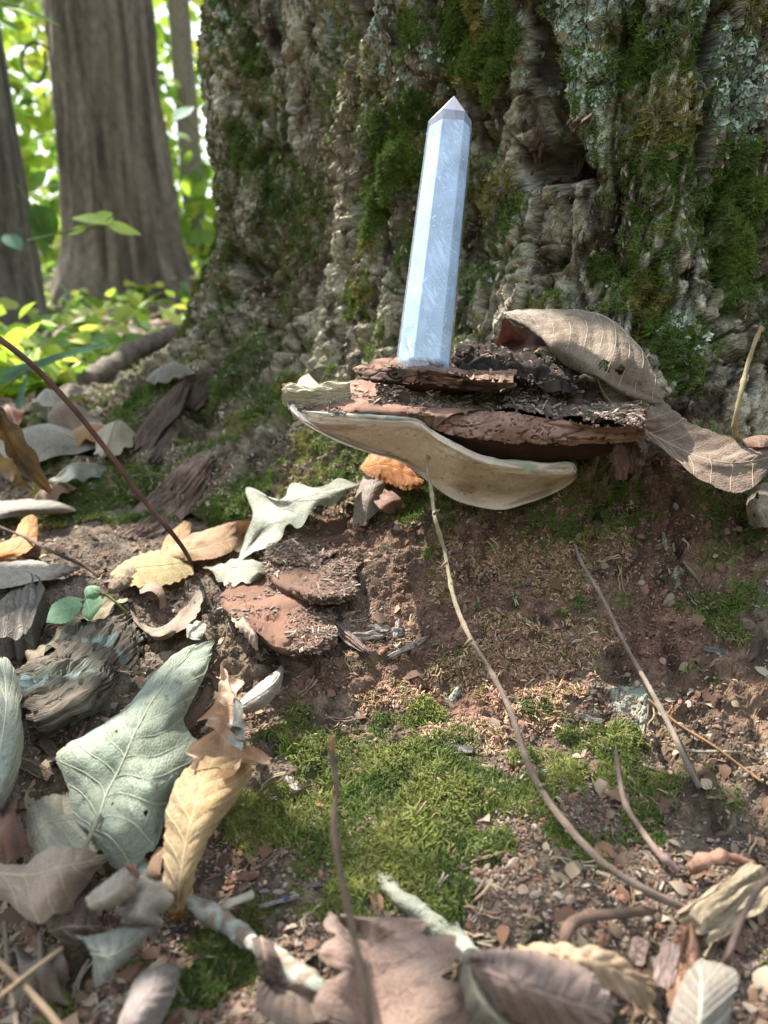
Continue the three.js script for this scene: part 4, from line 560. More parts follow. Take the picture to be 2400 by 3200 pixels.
{
  const L = plainLeaf('purple brown curled leaf with pale ribs at lower right', [[[1002, 2062, .030], [1050, 2048, .034], [1120, 2052, .036], [1190, 2066, .036], [1260, 2096, .034], [1312, 2150, .022]], [[1006, 2072, .036], [1060, 2078, .044], [1120, 2096, .048], [1190, 2118, .048], [1262, 2138, .042], [1312, 2164, .026]], [[1020, 2090, .034], [1075, 2112, .044], [1130, 2140, .048], [1196, 2160, .048], [1266, 2176, .040], [1312, 2174, .026]], [[1052, 2140, .026], [1090, 2180, .032], [1140, 2206, .034], [1210, 2222, .034], [1275, 2210, .028], [1312, 2186, .022]]], [0.35, 0.24, 0.195], [0.25, 0.165, 0.135], { mid: 0.62, veins: 8, sweep: 0.1, corr: 0.0022, vein: [0.42, 0.33, 0.27], vr: 0.0005, nu: 90, nv: 46 });
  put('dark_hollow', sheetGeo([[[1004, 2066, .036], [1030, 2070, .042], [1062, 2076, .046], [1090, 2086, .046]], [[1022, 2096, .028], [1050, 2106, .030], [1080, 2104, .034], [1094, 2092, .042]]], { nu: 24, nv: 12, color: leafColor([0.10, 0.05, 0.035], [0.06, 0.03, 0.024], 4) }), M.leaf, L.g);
}
plainLeaf('greenish tan rolled leaf left of the purple brown curled leaf', [[[990, 2090, .012], [1000, 2160, .018], [1040, 2230, .020], [1150, 2270, .016]], [[1012, 2076, .024], [1036, 2150, .032], [1080, 2205, .032], [1170, 2240, .022]], [[1040, 2080, .018], [1070, 2140, .024], [1120, 2190, .022], [1190, 2225, .014]]], [0.33, 0.29, 0.22], [0.24, 0.205, 0.15], { veins: 5 });
plainLeaf('grey brown leaf with a blue grey midrib at the lower right corner', [[[1436, 2290, .020], [1440, 2200, .028], [1470, 2120, .030], [1506, 2078, .024]], [[1500, 2290, .026], [1512, 2210, .036], [1514, 2130, .036], [1510, 2074, .026]], [[1560, 2290, .022], [1584, 2180, .030], [1594, 2100, .030], [1512, 2072, .024]]], [0.30, 0.255, 0.205], [0.21, 0.175, 0.14], { veins: 6, vein: [0.33, 0.33, 0.32], vr: 0.0007 });
// left of the fungus
plainLeaf('whitish lobed oak leaf with a grey midrib below the left tip of the big fungus', [[[508, 1214, .010], [524, 1170, .018], [534, 1110, .026], [534, 1056, .028], [592, 1078, .032], [624, 1044, .032], [690, 1052, .032], [724, 1032, .028], [778, 1044, .020]], [[508, 1214, .010], [540, 1168, .024], [565, 1120, .034], [590, 1090, .038], [620, 1080, .040], [660, 1070, .040], [700, 1056, .036], [735, 1046, .030], [778, 1046, .020]], [[510, 1215, .010], [552, 1172, .026], [590, 1138, .038], [620, 1112, .042], [650, 1096, .044], [680, 1080, .042], [712, 1068, .038], [742, 1056, .030], [778, 1048, .020]], [[512, 1215, .008], [570, 1186, .020], [612, 1160, .032], [632, 1146, .042], [650, 1140, .044], [684, 1106, .040], [720, 1090, .032], [748, 1070, .026], [779, 1050, .020]]], WHITE, WHITE2, { veins: 6, sweep: 0.18, vein: [0.36, 0.35, 0.29], edge: (u, s) => 1 - 0.3 * Math.pow(Math.abs(Math.sin(u * 11 + s)), 3), nu: 140, nv: 44, mid: 0.45 });
plainLeaf('pale toothed leaf lying against the low brown fungus', [[[436, 1222, .014], [480, 1212, .018], [520, 1200, .018], [550, 1206, .014], [578, 1236, .008]], [[440, 1225, .018], [485, 1232, .024], [525, 1226, .022], [555, 1230, .018], [579, 1238, .008]], [[444, 1228, .014], [480, 1262, .018], [505, 1270, .018], [550, 1258, .012], [580, 1240, .008]]], [0.31, 0.31, 0.225], [0.24, 0.24, 0.17], { veins: 6, edge: (u) => 0.92 + 0.1 * Math.sin(u * 40) });
plainLeaf('yellow leaf mottled with brown at the foot of the leaning red stem', [[[238, 1240, .014], [286, 1204, .020], [345, 1186, .020], [414, 1202, .010]], [[240, 1244, .022], [300, 1228, .030], [360, 1222, .030], [416, 1218, .014]], [[246, 1256, .014], [300, 1268, .020], [370, 1264, .018], [418, 1244, .008]]], YEL, YEL2, { veins: 7, spots: [0.2, 0.12, 0.05], edge: (u) => 0.95 + 0.05 * Math.sin(u * 60) });
plainLeaf('brown and rust curled leaf standing behind the yellow mottled leaf', [[[342, 1190, .010], [370, 1164, .018], [430, 1150, .022], [500, 1128, .022], [540, 1120, .018]], [[350, 1204, .018], [390, 1190, .026], [440, 1178, .030], [500, 1160, .030], [535, 1150, .022]], [[360, 1216, .012], [400, 1212, .020], [450, 1210, .022], [490, 1196, .020], [520, 1180, .014]]], [0.40, 0.235, 0.09], [0.24, 0.12, 0.05], { veins: 6, corr: 0.0016 });
plainLeaf('small rust coloured upright leaf at the foot of the red stem', [[[345, 1200, .020], [360, 1160, .024], [398, 1128, .020]], [[362, 1204, .026], [382, 1172, .030], [404, 1130, .022]], [[385, 1206, .020], [406, 1180, .024], [412, 1134, .020]]], [0.46, 0.24, 0.07], [0.33, 0.17, 0.05], { veins: 4 });
plainLeaf('bright orange crinkled leaf glowing under the big fungus', [[[786, 1004, .012], [796, 982, .016], [830, 974, .018], [868, 994, .016], [914, 1040, .008]], [[780, 1016, .020], [806, 1006, .020], [842, 1006, .022], [880, 1024, .018], [914, 1043, .010]], [[786, 1024, .022], [806, 1034, .014], [846, 1048, .018], [880, 1060, .012], [912, 1048, .010]]], ORANGE, [0.40, 0.14, 0.03], { veins: 6, corr: 0.0024, rough: 0.0006, vein: [0.16, 0.06, 0.02], vr: 0.0005, worn: 0.3 });
plainLeaf('grey upright leaf below the orange crinkled leaf', [[[760, 1130, .006], [768, 1070, .012], [790, 1012, .014]], [[788, 1128, .014], [798, 1070, .020], [812, 1020, .018]], [[822, 1100, .008], [832, 1060, .012], [838, 1026, .012]]], [0.34, 0.28, 0.235], [0.25, 0.2, 0.165], { veins: 4 });
plainLeaf('little dark brown curl of leaf next to the grey upright leaf', [[[815, 1088, .014], [824, 1066, .018], [846, 1060, .016]], [[822, 1100, .020], [842, 1084, .024], [866, 1078, .018]], [[838, 1106, .014], [856, 1102, .016], [872, 1094, .012]]], [0.26, 0.12, 0.07], [0.16, 0.07, 0.045], { veins: 0, nu: 26, nv: 16, ruffle: [0.001, 8] });
plainLeaf('peach toothed leaf tucked under the left edge of the low fungus', [[[494, 1330, .022], [510, 1356, .026], [530, 1384, .026], [552, 1408, .020]], [[506, 1324, .028], [530, 1346, .032], [548, 1372, .032], [556, 1404, .022]], [[518, 1332, .020], [540, 1346, .026], [558, 1372, .026], [558, 1400, .020]]], [0.50, 0.36, 0.27], [0.39, 0.27, 0.19], { veins: 6, edge: (u) => 0.92 + 0.1 * Math.sin(u * 45) });
plainLeaf('whitish rolled leaf below the low fungus', [[[512, 1518, .010], [545, 1490, .014], [580, 1462, .014], [606, 1436, .008]], [[514, 1534, .022], [552, 1510, .026], [588, 1480, .024], [611, 1440, .010]], [[520, 1544, .014], [560, 1530, .018], [598, 1496, .016], [614, 1448, .008]]], [0.47, 0.40, 0.345], [0.38, 0.31, 0.265], { veins: 5 });
plainLeaf('pale olive leaf tip standing above the big sage leaf', [[[404, 1376, .014], [402, 1350, .016], [412, 1336, .014]], [[422, 1384, .020], [424, 1358, .022], [426, 1338, .016]], [[434, 1382, .014], [444, 1362, .016], [446, 1346, .012]]], [0.40, 0.41, 0.33], [0.31, 0.31, 0.24], { veins: 3 });
plainLeaf('twisted brown bark-like leaf curl left of the low fungus', [[[284, 1312, .014], [306, 1340, .018], [340, 1352, .020], [390, 1320, .020], [430, 1268, .012]], [[286, 1330, .022], [312, 1364, .028], [346, 1372, .028], [396, 1338, .026], [438, 1276, .014]], [[296, 1350, .014], [320, 1376, .018], [350, 1382, .018], [408, 1350, .016], [442, 1290, .008]]], [0.28, 0.195, 0.125], [0.19, 0.13, 0.085], { veins: 0, rough: 0.0012, nu: 60, nv: 24 });
plainLeaf('thin brown leaf curl next to the twisted bark-like curl', [[[300, 1262, .010], [330, 1252, .014], [352, 1268, .014], [356, 1310, .008]], [[302, 1280, .016], [328, 1276, .020], [342, 1290, .018], [346, 1316, .010]]], [0.33, 0.22, 0.15], [0.24, 0.16, 0.105], { veins: 0, bulge: 0.002 });
plainLeaf('grey leaf edge showing under the big sage leaf on its right', [[[404, 1552, .010], [424, 1520, .012], [444, 1486, .010]], [[400, 1580, .014], [432, 1556, .018], [456, 1500, .012]]], [0.22, 0.115, 0.08], [0.15, 0.08, 0.06], { veins: 0, bulge: 0.002 });
// at the left border
{
  const L = plainLeaf('golden backlit leaf with dark curled lobes hanging in at the left border', [[[-40, 860, .42], [0, 868, .42], [36, 905, .42], [60, 960, .42], [92, 1020, .43], [114, 1062, .44]], [[-40, 900, .43], [-4, 900, .44], [18, 936, .44], [42, 985, .44], [84, 1034, .44], [112, 1066, .445]], [[-40, 940, .42], [-20, 950, .43], [4, 968, .43], [30, 1006, .43], [76, 1046, .435], [110, 1068, .44]]], [0.30, 0.17, 0.04], [0.10, 0.065, 0.035], { veins: 6, vein: [0.1, 0.07, 0.04], lump: 0.004, edge: (u) => 0.9 + 0.1 * Math.sin(u * 30) });
  put('lobe', sheetGeo([[[-30, 940, .43], [0, 980, .43], [30, 1010, .43], [44, 1040, .43], [60, 1052, .44]], [[-40, 960, .42], [-10, 1004, .42], [16, 1028, .42], [34, 1046, .42], [58, 1056, .44]]], { nu: 40, nv: 18, bulge: 0.003, ruffle: [0.002, 14], color: leafColor([0.40, 0.24, 0.05], [0.13, 0.085, 0.045], 8) }), M.leaf, L.g);
}
{
  const L = plainLeaf('orange sunlit leaf with a rounded lobe at the left border', [[[-40, 1180, .030], [0, 1176, .034], [30, 1160, .036], [50, 1120, .034], [66, 1112, .030]], [[-40, 1200, .036], [6, 1196, .040], [44, 1176, .040], [66, 1146, .038], [76, 1116, .030]], [[-40, 1212, .030], [10, 1208, .034], [60, 1190, .034], [80, 1160, .030], [82, 1126, .028]]], [0.66, 0.27, 0.05], [0.52, 0.19, 0.035], { veins: 5, vein: [0.40, 0.15, 0.04] });
}
plainLeaf('whitish curled leaf with shallow ribs lying at the left border under the orange leaf', [[[-60, 1212, .022], [0, 1206, .026], [60, 1206, .026], [120, 1216, .022], [172, 1222, .012]], [[-60, 1240, .032], [10, 1234, .038], [70, 1232, .038], [130, 1234, .030], [174, 1226, .014]], [[-60, 1275, .022], [10, 1272, .026], [70, 1262, .026], [130, 1248, .020], [175, 1230, .012]]], [0.33, 0.285, 0.24], [0.25, 0.21, 0.175], { veins: 9, corr: 0.0016 });
plainLeaf('long pale leaf lying across the ground at the left border above the orange leaf', [[[-40, 1085, .020], [40, 1076, .022], [110, 1080, .018], [160, 1096, .010]], [[-40, 1105, .028], [40, 1098, .030], [110, 1098, .024], [162, 1100, .012]], [[-40, 1120, .018], [40, 1118, .020], [110, 1112, .016], [163, 1106, .008]]], [0.30, 0.265, 0.21], [0.22, 0.19, 0.15], { veins: 5 });
// right border
plainLeaf('tan leaf scrap with small holes at the right border below the long brown leaf', [[[1618, 1060, .014], [1640, 1046, .018], [1690, 1036, .014]], [[1614, 1100, .022], [1640, 1092, .026], [1690, 1090, .020]], [[1622, 1132, .014], [1645, 1138, .018], [1690, 1140, .012]]], [0.36, 0.29, 0.215], [0.27, 0.215, 0.155], { veins: 4, holes: [[0.45, 0.3, 0.06, 0.09], [0.3, 0.7, 0.05, 0.06]] });
plainLeaf('red brown curl of leaf at the right border by the upright twig', [[[1606, 952, .036], [1640, 944, .038], [1690, 950, .034]], [[1610, 966, .044], [1645, 964, .046], [1690, 968, .040]]], [0.36, 0.20, 0.13], [0.25, 0.13, 0.085], { veins: 0, bulge: 0.003 });
// litter that lies farther left, out of focus: one leaf, then copies with their own looks
{
  const spots = [[60, 990, .05, [0.36, 0.33, 0.27], 'dull grey leaf behind the golden backlit leaf'], [205, 985, .03, [0.42, 0.22, 0.09], 'rust brown leaf on the shaded ground left of the mossy root'], [250, 990, .03, [0.44, 0.38, 0.26], 'blurred straw coloured leaf left of the mossy root'], [175, 1060, .02, [0.36, 0.37, 0.31], 'pale leaf beside the small moss tuft on the left'], [110, 905, .03, [0.40, 0.37, 0.31], 'pale grey leaf in the shade below the broad leaved green plant'], [30, 925, .02, [0.31, 0.10, 0.05], 'small dark red leaf by the left border below the green plants'], [150, 885, .03, [0.30, 0.24, 0.18], 'brown blurred leaf directly under the leafy green plant'], [380, 845, .02, [0.36, 0.34, 0.28], 'small whitish leaf caught in the moss of the root'], [120, 1110, .016, [0.36, 0.22, 0.14], 'brown blurred leaf left of the moss tuft'], [20, 1040, .02, [0.38, 0.24, 0.15], 'brown leaf under the golden leaf at the left border'], [352, 700, .02, [0.50, 0.14, 0.05], 'orange red leaf at the foot of the mossy left edge of the trunk'], [170, 940, .03, [0.24, 0.17, 0.12], 'dark brown leaf in the shade under the green plants']];
  spots.forEach(([px, py, s, c, label], i) => {
    const r = rng(i * 7 + 3), h = hit(px, py), g = thing('dead_leaf', label, 'leaf', h.point.clone().add(V(0, 0.006, 0)), 'blurred leaves on the ground at left');
    const l = s * (0.9 + 0.4 * r()), cv = [[V(-l, 0.004, 0), V(-l * 0.3, 0.006 + l * 0.15 * r(), -l * 0.45), V(l * 0.5, 0.003, -l * 0.3), V(l, 0.006, 0)], [V(-l, 0.004, 0), V(-l * 0.3, 0.012 + l * 0.3 * r(), 0), V(l * 0.4, 0.012, 0), V(l, 0.006, 0)], [V(-l, 0.004, 0), V(-l * 0.3, 0.004 + l * 0.2 * r(), l * 0.45), V(l * 0.5, 0.003, l * 0.3), V(l, 0.006, 0)]];
    const gg = sheetGeo(cv, { nu: 30, nv: 18, seed: i, rough: 0.0008, lump: 0.004, ruffle: [0.002, 9], face: V(0, 1, 0), edge: (u) => 0.9 + 0.1 * Math.sin(u * 25 + i), color: leafColor(c, c.map((x) => x * 0.7), i) });
    const b = put('blade', gg, M.leaf, g, true); g.rotation.set(0.5 * (r() - 0.3), r() * 6.28, 0.5 * (r() - 0.5));
    const mp = []; for (let k = 0; k <= 8; k++) mp.push(onSheet(gg, k / 8, 0.5, 0.0003)); put('midrib', veinGeo(new THREE.CatmullRomCurve3(mp), 0.0005), veinMat([0.36, 0.30, 0.22]), g, true);
  });
}
// ---------------------------------------------------------------- the green sprig by the mossy log
{
  const g = thing('green_sprig', 'small sprig with three fresh pale green leaflets over the mossy log', 'plant', place([215, 1290, .03]));
  const G = [0.21, 0.36, 0.20], G2 = [0.15, 0.28, 0.14], o = { parent: g, a: G, b: G2, veins: 6, sweep: 0.16, vein: [0.30, 0.44, 0.28], vr: 0.0002, nu: 44, nv: 26, bladeName: 'leaflet', mat: M.green, corr: 0.0004, edge: (u) => 0.96 + 0.04 * Math.sin(u * 70) };
  leaf(null, null, [[[182, 1292, .044], [150, 1286, .044], [118, 1300, .044], [100, 1342, .042]], [[182, 1294, .044], [160, 1306, .046], [128, 1324, .046], [100, 1344, .042]], [[182, 1296, .044], [170, 1322, .044], [140, 1346, .044], [100, 1346, .042]]], { ...o, seed: 2 });
  leaf(null, null, [[[184, 1290, .044], [184, 1272, .044], [204, 1262, .044], [216, 1266, .042]], [[186, 1291, .044], [196, 1282, .046], [208, 1272, .045], [217, 1267, .042]], [[188, 1292, .044], [204, 1290, .044], [214, 1282, .044], [218, 1268, .042]]], { ...o, seed: 5, veins: 4 });
  leaf(null, null, [[[184, 1294, .044], [176, 1312, .044], [180, 1330, .044], [194, 1340, .042]], [[186, 1293, .044], [192, 1312, .046], [198, 1328, .045], [195, 1341, .042]], [[188, 1292, .044], [210, 1284, .044], [224, 1300, .044], [196, 1342, .042]]], { ...o, seed: 9, veins: 5 });
  rod('stem', null, null, [[176, 1300, .0445], [188, 1292, .044], [225, 1284, .036], [262, 1312, .024], [290, 1352, .008]], 0.0006, { a: [0.2, 0.26, 0.06], b: [0.15, 0.2, 0.05], parent: g });
}
// ---------------------------------------------------------------- stems and twigs
const RED1 = [0.15, 0.07, 0.05], RED2 = [0.085, 0.042, 0.034], STRAW = [0.42, 0.32, 0.20], STRAW2 = [0.29, 0.205, 0.125], GREYT = [0.36, 0.30, 0.235], GREYT2 = [0.235, 0.185, 0.14];
const nodes = (r, n, ph = 0) => (t) => r * (1 + 0.35 * Math.pow(Math.max(0, Math.sin(t * n * Math.PI + ph)), 14)) * (0.75 + 0.45 * t);
rod('woody_stem', 'long dark red stem leaning in from the left border to the yellow leaf', 'stem', [[-60, 690, .34], [60, 780, .345], [150, 872, .352], [240, 985, .358], [310, 1080, .362], [370, 1150, .366], [418, 1222, .004]], (t) => 0.0014 - 0.0004 * t, { a: RED1, b: RED2, n: 120 });
rod('woody_stem', 'thin brown stem crossing low at the left border to the yellow leaf', 'stem', [[-60, 1115, .05], [40, 1155, .05], [120, 1195, .04], [180, 1222, .02], [214, 1246, .002]], 0.0009, { a: [0.17, 0.115, 0.085], b: [0.1, 0.07, 0.055] });
rod('bare_twig', 'long knobbly pale twig arching from the cream fungus down to the lower right', 'twig', [[932, 966, .075], [922, 1006, .073], [932, 1060, .070], [940, 1120, .064], [960, 1190, .056], [980, 1290, .048], [1018, 1382, .040], [1060, 1450, .036], [1100, 1530, .032], [1130, 1620, .030], [1165, 1700, .026], [1230, 1790, .024], [1310, 1870, .020], [1400, 1925, .014], [1482, 1964, .004]], (t) => (0.0007 + 0.00042 * t) * (1 + 0.45 * Math.pow(Math.max(0, Math.sin(t * 62)), 6) * (1 - t * 1.2 > 0 ? 1 - t * 0.9 : 0.1)), { n: 220, m: 9, rough: 0.16, color: (t, x, y, z) => { const k = clamp(0.5 + 0.8 * n3(x * 200, y * 200, z * 200), 0, 1); return t < 0.02 ? [0.40, 0.22, 0.10] : mixc(mixc([0.46, 0.40, 0.26], [0.32, 0.26, 0.16], k), mixc([0.30, 0.225, 0.18], [0.19, 0.14, 0.11], k), ss(t, 0.25, 0.6)); } });
{ const tw = scene.children.at(-1); for (const [a, b] of [[[938, 1110, .066], [950, 1102, .068]], [[965, 1215, .055], [954, 1226, .057]], [[1018, 1382, .042], [1004, 1394, .043]], [[1092, 1512, .034], [1106, 1506, .036]], [[1165, 1700, .028], [1180, 1694, .029]]]) rod('bud', null, null, [a, [(a[0] + b[0]) / 2, (a[1] + b[1]) / 2 - 2, (a[2] + b[2]) / 2], b], (t) => 0.0008 * (1 - 0.7 * t), { a: [0.42, 0.34, 0.22], b: [0.28, 0.21, 0.13], n: 10, m: 6, parent: tw }); }
rod('bare_twig', 'thin straight brown twig with a broken top, right of the long pale twig', 'twig', [[1243, 1178, .020], [1250, 1202, .020], [1300, 1290, .016], [1352, 1395, .014], [1400, 1480, .013], [1450, 1575, .011], [1480, 1640, .010], [1512, 1702, .002]], nodes(0.00085, 9), { a: GREYT, b: GREYT2, n: 120 });
rod('bare_twig', 'short curved pinkish twig rising from the moss at lower right', 'twig', [[1330, 1622, .020], [1338, 1680, .020], [1352, 1740, .016], [1390, 1800, .012], [1430, 1850, .008], [1466, 1882, .002]], nodes(0.00088, 5), { a: [0.38, 0.27, 0.22], b: [0.25, 0.17, 0.14] });
rod('straw', 'thin orange straw behind the thin straight brown twig', 'straw', [[1400, 1510, .004], [1460, 1560, .006], [1540, 1610, .007], [1600, 1655, .005], [1645, 1688, .002]], 0.00045, { a: [0.42, 0.24, 0.10], b: [0.30, 0.165, 0.07] });
rod('bare_twig', 'upright pale twig with an orange tip at the right border', 'twig', [[1646, 706, .05], [1630, 742, .05], [1612, 800, .05], [1598, 860, .048], [1588, 915, .044], [1596, 950, .036], [1640, 962, .028]], nodes(0.00115, 7), { color: (t, x, y, z) => (t < 0.05 ? [0.52, 0.26, 0.11] : mixc([0.44, 0.36, 0.21], [0.30, 0.235, 0.13], clamp(0.5 + n3(x * 200, y * 200, z * 200), 0, 1))) });
rod('bare_twig', 'blurred brown twig standing close in front of the moss at bottom centre', 'twig', [[716, 1592, .172], [720, 1650, .172], [728, 1700, .171], [722, 1775, .170], [730, 1860, .168], [752, 1960, .166], [772, 2060, .164], [790, 2150, .162], [812, 2290, .160]], (t) => 0.00058 + 0.00035 * t + 0.00014 * Math.sin(t * 26), { color: (t, x, y, z) => (t < 0.05 ? [0.38, 0.24, 0.10] : mixc([0.25, 0.185, 0.13], [0.17, 0.12, 0.085], clamp(0.5 + n3(x * 300, y * 300, z * 300), 0, 1))) });
rod('woody_stem', 'dark blurred stem leaning in at the lower right border', 'stem', [[1680, 1880, .03], [1640, 1920, .032], [1600, 1990, .032], [1575, 2060, .03], [1560, 2090, .02]], 0.0008, { a: [0.16, 0.11, 0.09], b: [0.1, 0.07, 0.06] });
rod('straw', 'pale straw crossing another at the lower left corner', 'straw', [[-20, 2170, .03], [60, 2105, .03], [135, 2048, .024]], 0.0006, { a: STRAW, b: STRAW2 });
rod('straw', 'thicker tan straw at the lower left corner, pointing down right', 'straw', [[-20, 2060, .03], [30, 2110, .03], [80, 2160, .028], [140, 2230, .024]], 0.0008, { a: [0.33, 0.24, 0.16], b: [0.23, 0.16, 0.105] });
rod('straw', 'upright thin grey straw near the lower left corner', 'straw', [[10, 1990, .02], [14, 2060, .024], [24, 2140, .026], [38, 2230, .026]], 0.00055, { a: [0.26, 0.2, 0.15], b: [0.18, 0.14, 0.105] });
rod('bare_twig', 'tiny reddish twig stub between the log and the big sage leaf', 'twig', [[184, 1560, .012], [178, 1580, .012], [160, 1610, .008], [144, 1640, .002]], 0.0006, { a: [0.3, 0.17, 0.12], b: [0.2, 0.11, 0.08] });
rod('dead_branch', 'dark flat stick lying behind the purple brown curled leaf', 'stick', [[1218, 2062, .010], [1226, 2010, .014], [1262, 1982, .012], [1330, 1974, .012], [1410, 1966, .004]], (t) => 0.0018 - 0.0006 * t, { a: [0.22, 0.14, 0.105], b: [0.13, 0.085, 0.065] });
rod('bark_strip', 'curled red brown bark strip on the soil at lower right', 'bark strip', [[1492, 1878, .006], [1530, 1856, .014], [1570, 1850, .016], [1610, 1862, .012], [1640, 1880, .008]], (t) => 0.0016 + 0.0006 * Math.sin(t * 7), { a: [0.35, 0.2, 0.14], b: [0.2, 0.11, 0.08], m: 6, rough: 0.5 });
rod('dead_branch', 'lichen crusted grey white branch running from the tan folded leaf to the oak leaf', 'branch', [[285, 1862, .008], [320, 1890, .010], [370, 1922, .012], [430, 1958, .012], [490, 1998, .011], [560, 2046, .011], [620, 2090, .012], [690, 2145, .012], [760, 2210, .010], [800, 2250, .008]], (t) => 0.0025 + 0.0004 * Math.sin(t * 19) + 0.0004 * Math.sin(t * 41), { n: 160, m: 16, rough: 0.22, color: (t, x, y, z) => { const k = n3(x * 170, y * 170, z * 170) + 0.6 * n3(x * 480, y * 480, z * 480); let c = mixc([0.25, 0.19, 0.14], [0.47, 0.46, 0.41], ss(k, -0.35, 0.45)); if (n3(x * 330, y * 330 + 9, z * 330) > 0.2) c = mixc(c, [0.33, 0.40, 0.34], 0.7); return c; } });
tag(rod('twig_stub', null, null, [[470, 1966, .010], [500, 1950, .014], [546, 1932, .012]], 0.0012, { a: [0.62, 0.57, 0.46], b: [0.5, 0.44, 0.34], m: 8, parent: scene.children.at(-1) }), 'pale broken side stub');
rod('dead_branch', 'grey green half buried stick under the moss at bottom centre', 'stick', [[818, 1890, -.001], [860, 1935, .002], [920, 1985, .003], [980, 2035, .003], [1020, 2075, .001]], (t) => 0.0028 + 0.0004 * Math.sin(t * 15), { m: 12, rough: 0.3, color: (t, x, y, z) => mixc([0.33, 0.33, 0.27], [0.19, 0.2, 0.15], clamp(0.5 + n3(x * 220, y * 220, z * 220), 0, 1)) });
rod('dead_branch', 'thin grey green stick right of the half buried one', 'stick', [[968, 1985, -.001], [1000, 2030, .003], [1040, 2080, .003], [1080, 2120, .001]], 0.0017, { m: 10, rough: 0.3, color: (t, x, y, z) => mixc([0.29, 0.31, 0.26], [0.17, 0.18, 0.14], clamp(0.5 + n3(x * 220, y * 220, z * 220), 0, 1)) });
rod('dead_branch', 'dark fallen log lying behind the mossy root at left', 'log', [[190, 830, .9], [270, 778, .95], [340, 742, 1.0], [420, 715, 1.05]], (t) => 0.016 - 0.003 * t, { a: [0.16, 0.125, 0.095], b: [0.085, 0.068, 0.052], m: 14, rough: 0.3 });
// ---------------------------------------------------------------- rotten wood
{
  const g = thing('rotten_log', 'short rotten log end with green algae and a pale splintered rim at left', 'log', place([170, 1420, .01]));
  const W1 = [0.20, 0.165, 0.125], W2 = [0.095, 0.078, 0.062], al = [0.13, 0.17, 0.12], log = (u, v, x, y, z) => { const k = clamp(0.5 + 0.6 * n3(u * 6, v * 22, 2) + 0.5 * n3(u * 24, v * 70, 5), 0, 1), a = ss(n3(x * 40, y * 40, z * 40 + 3) - 0.6 * Math.abs(v - 0.35), -0.25, 0.15) * ss(1 - u, 0.2, 0.7); let c = mixc(mixc(W2, W1, k), al, a * 0.75); if (n3(x * 90, y * 90, z * 90 + 5) > 0.33) c = [0.25, 0.30, 0.27]; return c; };
  const cv = [[[40, 1440, .006], [60, 1420, .012], [120, 1370, .014], [190, 1320, .014], [250, 1290, .008]], [[34, 1462, .022], [90, 1430, .030], [150, 1385, .032], [220, 1340, .028], [278, 1312, .014]], [[40, 1500, .028], [105, 1478, .040], [180, 1430, .040], [248, 1380, .034], [295, 1342, .016]], [[60, 1556, .018], [110, 1548, .028], [180, 1505, .028], [250, 1440, .022], [305, 1384, .010]], [[70, 1590, .002], [120, 1580, .006], [185, 1545, .006], [250, 1480, .004], [310, 1410, .001]]];
  put('body', sheetGeo(cv, { nu: 110, nv: 60, rough: 0.0022, lump: 0.004, uv: [1.2, 3], seed: 6, dent: (u, v) => -0.003 * (1 - ss(Math.abs(n3(u * 3 + 0.6 * n3(u * 9, v * 20, 1), v * 9, 7)), 0, 0.12)) + 0.0006 * n3(u * 9, v * 60, 3), color: log }), M.wood, g);
  put('pale_rim', sheetGeo([[[20, 1452, .010], [60, 1415, .018], [120, 1366, .020], [195, 1312, .020], [258, 1276, .012]], [[28, 1470, .020], [80, 1438, .026], [140, 1388, .028], [214, 1338, .026], [280, 1306, .016]]], { nu: 70, nv: 16, rough: 0.002, ruffle: [0.002, 22], uv: [1.2, 1], edge: (u) => 0.8 + 0.25 * n3(u * 12, 1, 2), color: tint([0.47, 0.40, 0.28], [0.30, 0.24, 0.16], 90, 4) }), M.wood, g);
  for (const [a, b] of [[[262, 1268, .02], [330, 1218, .016]], [[240, 1276, .022], [300, 1236, .018]]]) put('splinter', rodGeo([a, [(a[0] + b[0]) / 2, (a[1] + b[1]) / 2 - 6, .024], b], (t) => 0.004 * Math.sin(0.4 + t * 2.5), { m: 7, rough: 0.5, color: (t, x, y, z) => mixc([0.40, 0.31, 0.21], [0.24, 0.18, 0.12], clamp(0.5 + n3(x * 120, y * 40, z * 120), 0, 1)) }), M.wood, g);
}
chip('rotten_wood', 'grey upright block of weathered wood at the left border above the pale leaf', 'wood', [34, 1400], [60, 1268], 100, 50, [0.25, 0.22, 0.19], [0.13, 0.115, 0.1], { seed: 4, lift: 0.012, nx: 16, nz: 12 });
chip('wood_chunk', 'pale splintered chunk of dry wood at lower right', 'wood', [1500, 2010], [1640, 1900], 76, 40, [0.52, 0.43, 0.30], [0.30, 0.22, 0.14], { seed: 9, lift: 0.010, nx: 20, nz: 22, taper: 0.3 });
chip('wood_chunk', 'reddish upright splinter of rotten wood at lower right', 'wood', [1474, 2190], [1486, 2010], 52, 34, [0.36, 0.20, 0.13], [0.24, 0.13, 0.085], { seed: 12, lift: 0.012, nx: 16, nz: 10 });
chip('wood_chunk', 'flat pinkish wood flake leaning by the reddish splinter', 'wood', [1428, 2130], [1450, 2040], 46, 12, [0.46, 0.34, 0.30], [0.34, 0.24, 0.21], { seed: 15, lift: 0.014 });
chip('wood_chunk', 'small pinkish block of wood above the tan crinkled leaf', 'wood', [1374, 2086], [1384, 2030], 34, 24, [0.44, 0.32, 0.27], [0.30, 0.2, 0.16], { seed: 18, lift: 0.010 });
chip('wood_chunk', 'grey weathered wood bit behind the tan crinkled leaf', 'wood', [1420, 2130], [1474, 2098], 46, 26, [0.36, 0.33, 0.31], [0.22, 0.2, 0.19], { seed: 20, lift: 0.008 });
